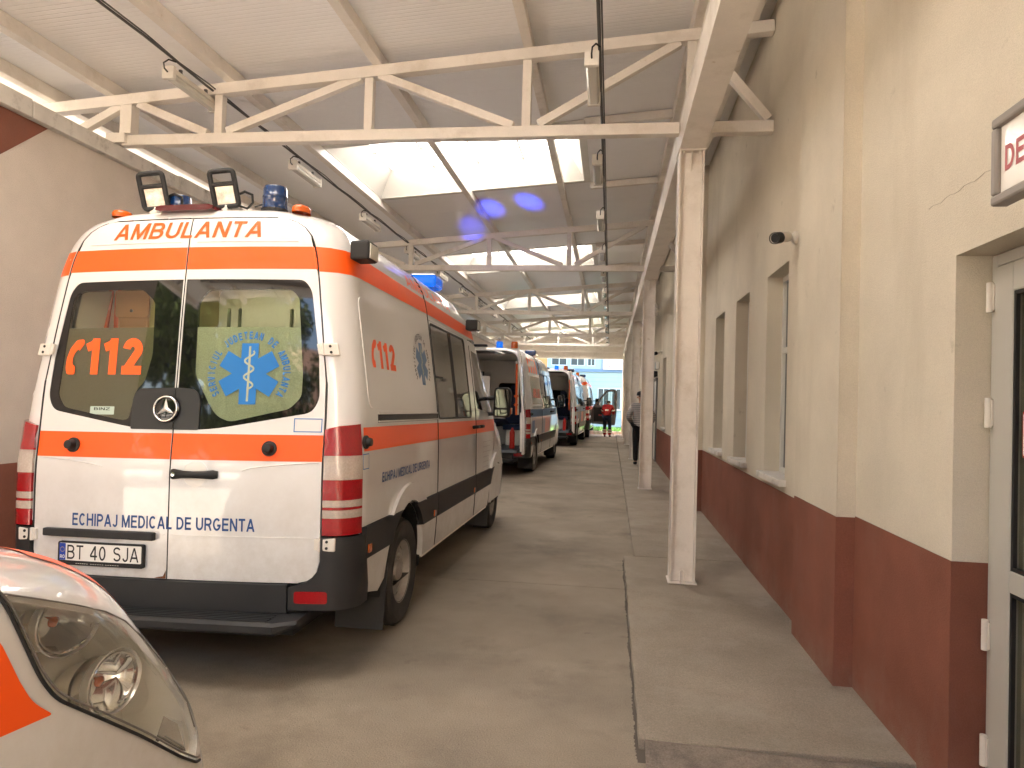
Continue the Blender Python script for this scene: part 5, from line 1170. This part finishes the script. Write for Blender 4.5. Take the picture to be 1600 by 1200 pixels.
def open_van(loc, rz, label, live, scoop):
    r = empty('ambulance', loc, R_(rz), label=label, cat='ambulance', group='ambulances parked in a line under the canopy')
    d = van(BB, r, live, opened=True, far=True)[1]
    h = Matrix.Translation((.93, .10, 0)); d.matrix_local = h @ Matrix.Rotation(R_(93), 4, 'Z') @ h.inverted()
    b = MB(); vs = []
    b.add([(.03, .035, .55), (.80, .075, .55), (.80, .08, 1.30), (.03, .05, 1.30), (.03, .035+.045, .55), (.80, .12, .55), (.80, .13, 1.30), (.03, .10, 1.30)], [(0,1,2,3),(7,6,5,4),(0,4,5,1),(1,5,6,2),(2,6,7,3),(3,7,4,0)]); b.build('inner_panel', M['liner'], d)
    if scoop:
        for i, x in enumerate((.30, .56)):
            b = MB(); b.tube([(x, .20, 1.25), (x, .22, 2.3)], .022, 6); b.build('carry_tube', M['sign_face'] if i else M['bag_orange'], d)
        for z in (1.45, 1.62, 2.28):
            b = MB(); b.tube([(.22, .22, z), (.64, .22, z)], .028, 6); b.build('carry_strap', M['bag_orange'] if z < 2 else M['hook'], d)
    b = MB(); b.box(.70, .80, .115, .135, 1.02, 1.28); b.build('door_reflector', M['lens_red'], d)
    b = MB(); b.prism([(0, .95), (.05, .95), (.05, 1.22), (0, 1.22)], (.02, -.004, 0), (1, 0, 0), (0, 0, 1), .003); b.build('door_reflector', M['lens_red'], d)
    open_kit(r, BB)
    for x, m in ((.30, 'beacon_blue'), (.62, 'lens_amber')):
        b = MB(); b.lathe([(.075, 0), (.075, .10), (.06, .14), (0, .15)], BB.T(x, .42, 2.63), (0, 0, 1), 14, False); angle_smooth(b.build('beacon', M[m], r), 50)
    b = MB(); b.obox(BB.T(-.35, .25, 2.665), (1, 0, 0), (0, 1, 0), (0, 0, 1), .42, .05, .025); b.build('roof_rail', M['black'], r, bevel=.01)
    lightbar(BB, r, 3.2, 2.72, M['beacon_navy'])
    return r
v2 = open_van((-2.67, 14.60, 0), -2.2, 'white ambulance with open rear doors, blue stripe and orange roof blocks', 'blocks', True)
ltr2 = lambda r, txt, fit: sheet('lettering', stext(txt, fit, .18, su=.2, sv=.2), (lambda u, v, e: BB.Q(u, v, 1, .0085+e)), M['orange'], r)
ltr2(v2, 'AMBULANTA', (.62, 1.75, 1.60, 1.80))
v3 = open_van((-2.20, 24.55, 0), -1.8, 'open-doored ambulance with dark blue seats, third in the line', 'blocks', True)
v4 = empty('ambulance', (-1.93, 30.3, 0), R_(-1.2), label='closed ambulance with orange markings at the far end of the line', cat='ambulance', group='ambulances parked in a line under the canopy')
d4 = van(BB, v4, 'orange', far=True)
sheet('orange_block', fill2d([(.30, 1.0), (.84, 1.0), (.84, 1.33), (.30, 1.33)], (), .2, .2), lambda u, v, e: BB.R(u, v, .004), M['orange'], d4[1]); lightbar(BB, v4, 3.2, 2.72, M['beacon_navy'])
for x in (-.5, .5):
    b = MB(); b.lathe([(.075, 0), (.075, .10), (.06, .14), (0, .15)], BB.T(x, .42, 2.63), (0, 0, 1), 14, False); angle_smooth(b.build('beacon', M['lens_amber'], v4), 50)
# its open cab door
h = Vector((1.05, 4.72-2.0, 0)); cd = empty('cab_door', (1.05, 2.75, 0), R_(4), parent=v4)
def dpoly(s): return roundpoly([(.0, .55), (1.05, .50), (1.12, 1.30), (1.12, 2.05), (.95, 2.16), (.62, 2.10), (.12, 1.42), (.0, 1.30)], [.03, .06, .05, .1, .06, .2, .1, .05])
wnd = roundpoly([(.20, 1.40), (.98, 1.36), (.99, 2.04), (.66, 2.01)], .05)
sheet('skin', fill2d(dpoly(1), [wnd], 0, 0), lambda u, v, e: (u, -e, v), M['grey_trim'], cd, depth=.07)
sheet('pane', fill2d(wnd, (), 0, 0), lambda u, v, e: (u, .03-e, v), M['glass'], cd)
b = MB(); b.prism(roundpoly([(.08, .66), (.85, .64), (.85, .95), (.93, 1.28), (.08, 1.30)], .04), (0, -.002, 0), (1, 0, 0), (0, 0, 1), .03); b.build('door_card', M['black'], cd)
b = MB(); b.tube([(.3, -.05, .95), (.7, -.05, .93)], .025, 6); b.build('grab_handle', M['red'], cd)

# ------------------------------------------------------------------ the van nose in the foreground
FG = dict(w=[(.2,.9),(.45,.95),(.8,.95),(.95,.94),(1.1,.92),(1.3,.88),(2.0,.78),(2.1,.7)], yr=[(.2,-3.2),(2.1,-3.1)],
 yf=[(.2,2.12),(.45,2.24),(.62,2.2),(.78,2.10),(.9,2.0),(1.0,1.915),(1.08,1.83),(1.14,1.72),(1.19,1.55),(1.24,1.24),(1.3,.65),(2.0,-.25),(2.1,-.6)],
 rr=[(.2,.2),(2.1,.2)], rf=[(.2,.35),(.6,.42),(.9,.5),(1.1,.5),(1.3,.35),(2.1,.3)], bow=.05, fbow=.25)
F = Body(**FG); fg = empty('ambulance', (-2.03, 0, 0), label='front of a white and orange ambulance with a large clear headlamp, nearest the camera', cat='ambulance')
fQ = lambda o, sg=1: (lambda u, v, e: F.Q(u, v, sg, o+e))
LOW = [(1.217,1.150),(1.245,1.079),(1.281,.988),(1.319,.933),(1.433,.849),(1.586,.738),(1.752,.609),(1.85,.546)]
TOP = [(1.905,.59),(1.90,.69),(1.86,.80),(1.78,.90),(1.66,.985),(1.55,1.039),(1.431,1.087),(1.316,1.131),(1.240,1.160)]
LENS = roundpoly(LOW+TOP, .02, 3)
for sg in (1, -1):
    zz = [.28, .35, .45, .55, .65, .75, .85, .9, .95, 1.0, 1.04, 1.08, 1.11, 1.14, 1.165, 1.19, 1.215, 1.235, 1.26, 1.28, 1.30]
    arch = [(1.15+.40*math.cos(a), .34+.40*math.sin(a)) for a in [PI-PI*i/16 for i in range(17)]]
    poly = [(-.9, .28), (.74, .28)]+[(x, max(z, .281)) for x, z in arch]+[(min(2.05, F.tend(z)), z) for z in zz]+[(-.9, 1.30)]
    sheet('wing', fill2d(poly, [LENS] if sg > 0 else [LENS], .05, .03), fQ(0, sg), M['white'], fg, .02, flip=sg < 0)
    vs = []; fs = []; n = 12; zc = [z for z in zz if F.tend(z) > 2.06]
    for z in zc: vs += [F.Q(2.05+(F.tend(z)-2.05)*i/n, z, sg) for i in range(n+1)]
    for j in range(len(zc)-1):
        for i in range(n):
            f = (j*(n+1)+i, j*(n+1)+i+1, (j+1)*(n+1)+i+1, (j+1)*(n+1)+i); fs.append(f if sg > 0 else f[::-1])
    b = MB(); b.add(vs, fs); angle_smooth(b.build('nose', M['white'], fg), 60)
    for name, m, z0, z1, o in (('windscreen', 'dark_glass', 1.302, 2.0, 0), ):
        vs = []; fs = []; zw = [z0+(z1-z0)*i/8 for i in range(9)]
        for z in zw:
            c = F.tend(z); a = F.yf(z)-.75; vs += [F.Q(a+(c-a)*i/n, z, sg) for i in range(n+1)]
        for j in range(8):
            for i in range(n):
                f = (j*(n+1)+i, j*(n+1)+i+1, (j+1)*(n+1)+i+1, (j+1)*(n+1)+i); fs.append(f if sg > 0 else f[::-1])
        b = MB(); b.add(vs, fs); angle_smooth(b.build(name, M[m], fg), 60)
    sheet('side_wall', fill2d([(-3.05, .30), (-.905, .30), (-.905, 1.30), (-.62, 1.302), (-.95, 2.08), (-3.05, 2.08)], (), .25, .2), fQ(0, sg), M['white'], fg, .02, flip=sg < 0)
    sheet('side_window', fill2d(rrect(-2.0, -1.05, 1.32, 1.85, .05), (), .25, .2), fQ(.003, sg), M['dark_glass'], fg, flip=sg < 0)
    for y in (1.15, -2.1):
        b = MB(); b.lathe([(.2,-.1),(.3,-.11),(.33,-.08),(.335,0),(.33,.08),(.3,.11),(.2,.1)], (sg*.83, y, .335), (sg, 0, 0), 28, False); w = angle_smooth(b.build('wheel', M['tyre'], fg), 30)
        b = MB(); b.lathe([(.205,.09),(.19,.05),(.1,.07),(0,.07)], (sg*.83, y, .335), (sg, 0, 0), 24, False); angle_smooth(b.build('rim', M['rim'], w), 30)
b = MB(); b.box(-.78, .78, -3.1, -2.95, .35, 2.05); b.box(-.75, .75, -3.0, -.75, 2.02, 2.1); b.box(-.75, .75, -3, 1.7, .22, .3); b.build('rear_and_roof', M['white'], fg, bevel=.02)
b = MB(); b.box(-.70, .70, -2.9, .6, .31, 1.2); b.build('inner_floor', M['black'], fg)
sheet('bumper_lip', fill2d([(1.45, .22), (2.4, .22), (2.4, .40), (1.56, .40)], (), .1, .05), fQ(.01), M['plastic'], fg, .03)
# headlamp
hl = sheet('headlamp', fill2d(LENS, (), .04, .03), fQ(-.001), M['clear'], fg)
b = MB(); b.tube([F.Q(t, z, 1, .004) for t, z in roundpoly([(1.20, 1.20)]+LOW+[(1.90, .53)], .03, 4)[2:-3]], .0038, 8); angle_smooth(b.build('lamp_seal', M['black'], hl), 60)
b = MB(); b.tube([F.Q(t+.009, z+.008, 1, .003) for t, z in roundpoly([(1.20, 1.20)]+LOW+[(1.90, .53)], .03, 4)[2:-3]], .0026, 6); angle_smooth(b.build('lamp_seal', mat('grey lamp edge', (.16, .15, .14), .4), hl), 60)
b = MB(); b.tube([F.Q(t, z, 1, .0) for t, z in [(1.9, .62)]+TOP[1:]+[(1.1, 1.19), (.9, 1.22), (.7, 1.25)]], .0018, 6); b.build('bonnet_gap', M['grey_trim'], hl)
sheet('lamp_housing', fill2d([(t-.0, z) for t, z in LENS], (), .04, .04), (lambda u, v, e: F.Q(u, v, 1, -.004)+Vector((-.19, -.02, -.015))*min(1, 1.0)), M['satin'], hl)
vs = []; k = len(LENS)
for t, z in LENS: vs.append(F.Q(t, z, 1, -.006))
for t, z in LENS: vs.append(F.Q(t, z, 1, -.004)+Vector((-.19, -.02, -.015)))
b = MB(); b.add(vs, [(i, (i+1) % k, k+(i+1) % k, k+i) for i in range(k)]); angle_smooth(b.build('lamp_wall', M['satin'], hl), 50)
M['shroud'] = mat('brushed lamp shroud', (.82, .80, .77), .2, metal=.6)
def bowl(cx, cy, cz, r, ax):
    ax = Vector(ax).normalized(); o = Vector((cx, cy, cz)); b = MB(); wide = lambda m: setattr(m, 'v', [(p[0]-.10*(p[1]-cy), cy+(p[1]-cy)*1.65, p[2]-.12*(p[1]-cy)) for p in m.v])
    b.lathe([(r*.30, -.095), (r*.55, -.085), (r*.80, -.06), (r*.95, -.025), (r*1.0, .01), (r*1.06, .014), (r*1.06, .022), (r*.985, .020)], o, ax, 36, False); wide(b); bw = angle_smooth(b.build('reflector', M['chrome'], hl), 50)
    b = MB(); b.lathe([(r*1.07, .0), (r*1.12, .018), (r*1.17, .026), (r*1.20, .024)], o, ax, 40, False); wide(b); angle_smooth(b.build('shroud', M['shroud'], hl), 50)
    b = MB(); b.lathe([(r*.30, -.097), (r*.58, -.088), (r*.83, -.062), (r*.98, -.027)], o-ax*.003, ax, 36, False); wide(b); angle_smooth(b.build('reflector_back', M['satin'], hl), 50)
    b = MB(); b.lathe([(0, -.034), (r*.40, -.034), (r*.42, -.028), (r*.36, -.020), (0, -.018)], o+Vector((0, -r*.34, -r*.05)), ax, 24, False); wide(b); angle_smooth(b.build('bulb_shield', M['satin'], bw), 40)
    b = MB(); b.lathe([(.012, -.09), (.014, -.05), (.012, -.02), (0, -.012)], o+Vector((0, r*.12, 0)), ax, 14, False); wide(b); angle_smooth(b.build('bulb', M['lens_amber'], bw), 50)
bowl(.785, 1.515, 1.015, .063, (.95, .12, .08)); bowl(.825, 1.625, .840, .063, (.95, .14, .10))
b = MB(); b.add([F.Q(1.76, .72, 1, -.03), F.Q(1.86, .66, 1, -.02), F.Q(1.85, .58, 1, -.02), F.Q(1.74, .645, 1, -.06), F.Q(1.79, .68, 1, -.012)], [(0, 1, 4), (1, 2, 4), (2, 3, 4), (3, 0, 4)]); b.build('lamp_facet', M['chrome'], hl)
# orange film
sheet('orange_block', fill2d(roundpoly([(-.5, .905), (1.189, .917), (1.312, .906), (1.262, .950), (1.236, .999), (1.205, 1.074), (1.16, 1.15), (-.5, 1.24)], [0, 0, .01, .03, 0, 0, .03, 0]), (), .05, .03), fQ(.0014), M['orange'], fg)
sheet('bonnet_stripe', fill2d(roundpoly([(1.56, 1.165), (1.80, 1.165), (2.0, 1.05), (2.0, .92), (1.90, .90), (1.80, .985), (1.66, 1.08)], .02), (), .04, .02), fQ(.0014), M['orange'], fg)

# ------------------------------------------------------------------ people
def skin(name, pts, edges, rad, m, parent, root=0, sub=2):
    me = bpy.data.meshes.new(name); me.from_pydata(pts, edges, []); me.update(); o = link(name, me, m, parent)
    s = o.modifiers.new('skin', 'SKIN'); s.use_smooth_shade = True
    for i, r in enumerate(rad):
        sv = me.skin_vertices[0].data[i]; sv.radius = (r, r) if not isinstance(r, tuple) else r; sv.use_root = (i == root)
    u = o.modifiers.new('sub', 'SUBSURF'); u.levels = sub; u.render_levels = sub; return o
def person(loc, rz, label, J, top, legs, extra, fat=1.0):
    r = empty('person', loc, R_(rz), label=label, cat='person')
    names = list(J); idx = {n: i for i, n in enumerate(names)}
    E = [('pelvis', 'belly'), ('belly', 'chest'), ('chest', 'neck'), ('neck', 'chin'), ('chin', 'head'), ('head', 'crown')]
    for s in ('l', 'r'): E += [('chest', 'shoulder_'+s), ('shoulder_'+s, 'elbow_'+s), ('elbow_'+s, 'wrist_'+s), ('wrist_'+s, 'palm_'+s), ('pelvis', 'hip_'+s), ('hip_'+s, 'knee_'+s), ('knee_'+s, 'ankle_'+s), ('ankle_'+s, 'toe_'+s)]
    RB = dict(pelvis=.14*fat, belly=.145*fat, chest=.145*fat, neck=.055, chin=.065, head=.092, crown=.06)
    RL = dict(shoulder=.06, elbow=.045, wrist=.03, palm=.036, hip=.09, knee=.058, ankle=.04, toe=.035)
    rad = [RB.get(n) or RL[n.split('_')[0]] for n in names]
    skin('body', [J[n] for n in names], [(idx[a], idx[b]) for a, b in E], rad, M['skin'], r, idx['pelvis'])
    for s in ('l', 'r'):                                             # five fingers rooted in the palm
        p = Vector(J['palm_'+s]); d = (p-Vector(J['wrist_'+s])).normalized(); sd = d.orthogonal().normalized()
        for k in range(5):
            q = p+sd*(-.03+.017*k) if k < 4 else p-d*.02-sd*.035; L = (.07, .08, .075, .06, .055)[k]; dd = d if k < 4 else (d*.6-sd*.8).normalized()
            skin('finger', [q, q+dd*L*.5, q+dd*L+Vector((0, .012, -.01))], [(0, 1), (1, 2)], [.010, .009, .007], M['skin'], r, 0, 1)
    def cloth(nm, parts, edges, grow, m):
        ids = {n: i for i, n in enumerate(parts)}; skin(nm, [J[n] for n in parts], [(ids[a], ids[b]) for a, b in edges], [(RB.get(n) or RL[n.split('_')[0]])+grow for n in parts], m, r, 0)
    cloth(top[0], ['belly', 'pelvis', 'chest', 'shoulder_l', 'shoulder_r', 'elbow_l', 'elbow_r', 'wrist_l', 'wrist_r', 'neck'], [('chest', 'neck'), ('belly', 'pelvis'), ('belly', 'chest'), ('chest', 'shoulder_l'), ('chest', 'shoulder_r'), ('shoulder_l', 'elbow_l'), ('shoulder_r', 'elbow_r'), ('elbow_l', 'wrist_l'), ('elbow_r', 'wrist_r')], .026, top[1])
    cloth(legs[0], ['pelvis', 'hip_l', 'hip_r', 'knee_l', 'knee_r', 'ankle_l', 'ankle_r'], [('pelvis', 'hip_l'), ('pelvis', 'hip_r'), ('hip_l', 'knee_l'), ('hip_r', 'knee_r'), ('knee_l', 'ankle_l'), ('knee_r', 'ankle_r')], .022, legs[1])
    for s in ('l', 'r'):
        a, t = Vector(J['ankle_'+s]), Vector(J['toe_'+s]); skin('shoe', [a-Vector((0, .04, .03)), a+Vector((0, .02, -.02)), t], [(0, 1), (1, 2)], [.045, .052, .042], M['black'], r, 0, 1)
    h = Vector(J['head']); f = (Vector(J['chin'])-Vector(J['neck'])); 
    for sx in (-1, 1):
        b = MB(); b.lathe([(0, -.02), (.022, -.012), (.026, 0), (.02, .012), (0, .014)], h+Vector((sx*.088, -.01, -.02)), (1, 0, 0), 10, False); angle_smooth(b.build('ear', M['skin'], r))
        b = MB(); b.lathe([(0, -.01), (.012, 0), (0, .006)], h+Vector((sx*.033, .083, .0)), (0, 1, 0), 10, False); b.build('eye', M['ink'], r)
    skin('nose', [h+Vector((0, .085, .01)), h+Vector((0, .108, -.035))], [(0, 1)], [.010, .014], M['skin'], r, 0, 1)
    b = MB(); b.box(h.x-.024, h.x+.024, h.y+.082, h.y+.09, h.z-.065, h.z-.057); b.build('mouth', M['lens_red'], r)
    extra(r, J, h); return r
def man_extra(r, J, h):
    skin('hair', [h+Vector((0, -.02, -.03)), h+Vector((0, -.015, .035))], [(0, 1)], [.092, .092], M['hair'], r, 0, 1)
    b = MB(); b.lathe([(.112, 0), (.113, .03), (.10, .08), (.06, .105), (0, .11)], h+Vector((0, -.01, .022)), (0, 0, 1), 20, False); c = angle_smooth(b.build('cap', M['cap'], r))
    b = MB(); b.prism(roundpoly([(-.085, .05), (.085, .05), (.06, .20), (-.06, .20)], .05), h+Vector((0, .02, .022)), (1, 0, 0), (0, 1, 0), .01); b.build('peak', M['cap'], c)
JM = dict(pelvis=(0, 0, .96), belly=(0, .01, 1.12), chest=(0, .0, 1.34), neck=(0, .01, 1.50), chin=(0, .03, 1.57), head=(0, .03, 1.66), crown=(0, .02, 1.73),
 shoulder_l=(-.20, -.01, 1.42), elbow_l=(-.31, -.06, 1.15), wrist_l=(-.20, .13, 1.02), palm_l=(-.16, .18, 1.0), shoulder_r=(.20, -.01, 1.42), elbow_r=(.30, -.05, 1.14), wrist_r=(.22, .12, .98), palm_r=(.18, .17, .95),
 hip_l=(-.10, 0, .90), knee_l=(-.11, .02, .50), ankle_l=(-.11, -.02, .09), toe_l=(-.12, .14, .045), hip_r=(.10, 0, .90), knee_r=(.11, .02, .50), ankle_r=(.11, -.02, .09), toe_r=(.13, .14, .045))
person((.735, 17.6, .05), 4, 'man in a grey striped knit and black trousers standing half behind the second column', JM, ('sweater', M['knit']), ('trousers', M['trouser']), man_extra, 1.18)
def med_extra(r, J, h):
    skin('hair', [h+Vector((0, -.02, -.06)), h+Vector((0, -.01, .02)), h+Vector((0, .0, .05))], [(0, 1), (1, 2)], [.09, .10, .085], M['hair'], r, 0, 1)
    for nm, ks, m in (('jacket_tape', ((1.18, .162), ), 'hi_vis'), ('leg_tape', (), 'hi_vis')):
        for z, q in ks:
            b = MB(); c = Vector(J['belly'])*.7+Vector(J['chest'])*.3; b.lathe([(q, -.035), (q+.004, 0), (q, .035)], c, (Vector(J['chest'])-Vector(J['belly'])).normalized(), 20, False); angle_smooth(b.build(nm, M[m], r))
    for s in ('l', 'r'):
        k, a = Vector(J['knee_'+s]), Vector(J['ankle_'+s])
        skin('gaiter', [k*.8+a*.2, a], [(0, 1)], [.085, .075], M['cloth_red'], r, 0, 1)
        for t in (.45, .68):
            b = MB(); b.lathe([(.092, -.022), (.094, 0), (.090, .022)], k*(1-t)+a*t, (a-k).normalized(), 16, False); b.build('leg_tape', M['hi_vis'], r)
        sh, e = Vector(J['shoulder_'+s]), Vector(J['elbow_'+s]); b = MB(); b.lathe([(.088, -.025), (.09, 0), (.086, .025)], sh*.35+e*.65, (e-sh).normalized(), 16, False); b.build('sleeve_tape', M['hi_vis'], r)
JP = dict(pelvis=(0, -.04, .93), belly=(0, .02, 1.08), chest=(0, .10, 1.27), neck=(0, .19, 1.41), chin=(0, .24, 1.47), head=(0, .27, 1.55), crown=(0, .28, 1.62),
 shoulder_l=(-.19, .10, 1.35), elbow_l=(-.24, .20, 1.09), wrist_l=(-.17, .40, 1.05), palm_l=(-.15, .47, 1.05), shoulder_r=(.19, .10, 1.35), elbow_r=(.26, .14, 1.09), wrist_r=(.20, .36, 1.02), palm_r=(.18, .43, 1.02),
 hip_l=(-.10, -.03, .88), knee_l=(-.11, .05, .49), ankle_l=(-.10, .0, .09), toe_l=(-.11, .16, .045), hip_r=(.10, -.03, .88), knee_r=(.12, .02, .49), ankle_r=(.13, -.05, .09), toe_r=(.15, .11, .045))
person((-.13, 32.0, 0), -10, 'paramedic in red and navy uniform with pale reflective bands leaning by the open cab door', JP, ('jacket', M['cloth_red']), ('trousers', M['cloth_navy']), med_extra)

# ------------------------------------------------------------------ blue flash of the lit light bar on the roof sheets
for tgt, e in (((-2.05, 11.75, 4.73), 560), ((-1.40, 11.55, 4.78), 620), ((-2.6, 12.9, 4.69), 360)):
    l = bpy.data.lights.new('blue_flash', 'SPOT'); l.energy = e; l.color = (.03, .07, 1); l.spot_size = R_(5.5); l.spot_blend = 1.0; l.shadow_soft_size = .05
    o = bpy.data.objects.new('blue_flash', l); COL.objects.link(o); p = Vector((-1.85, 6.9, 2.84)); o.location = p; o.rotation_euler = (p-Vector(tgt)).to_track_quat('Z', 'Y').to_euler()
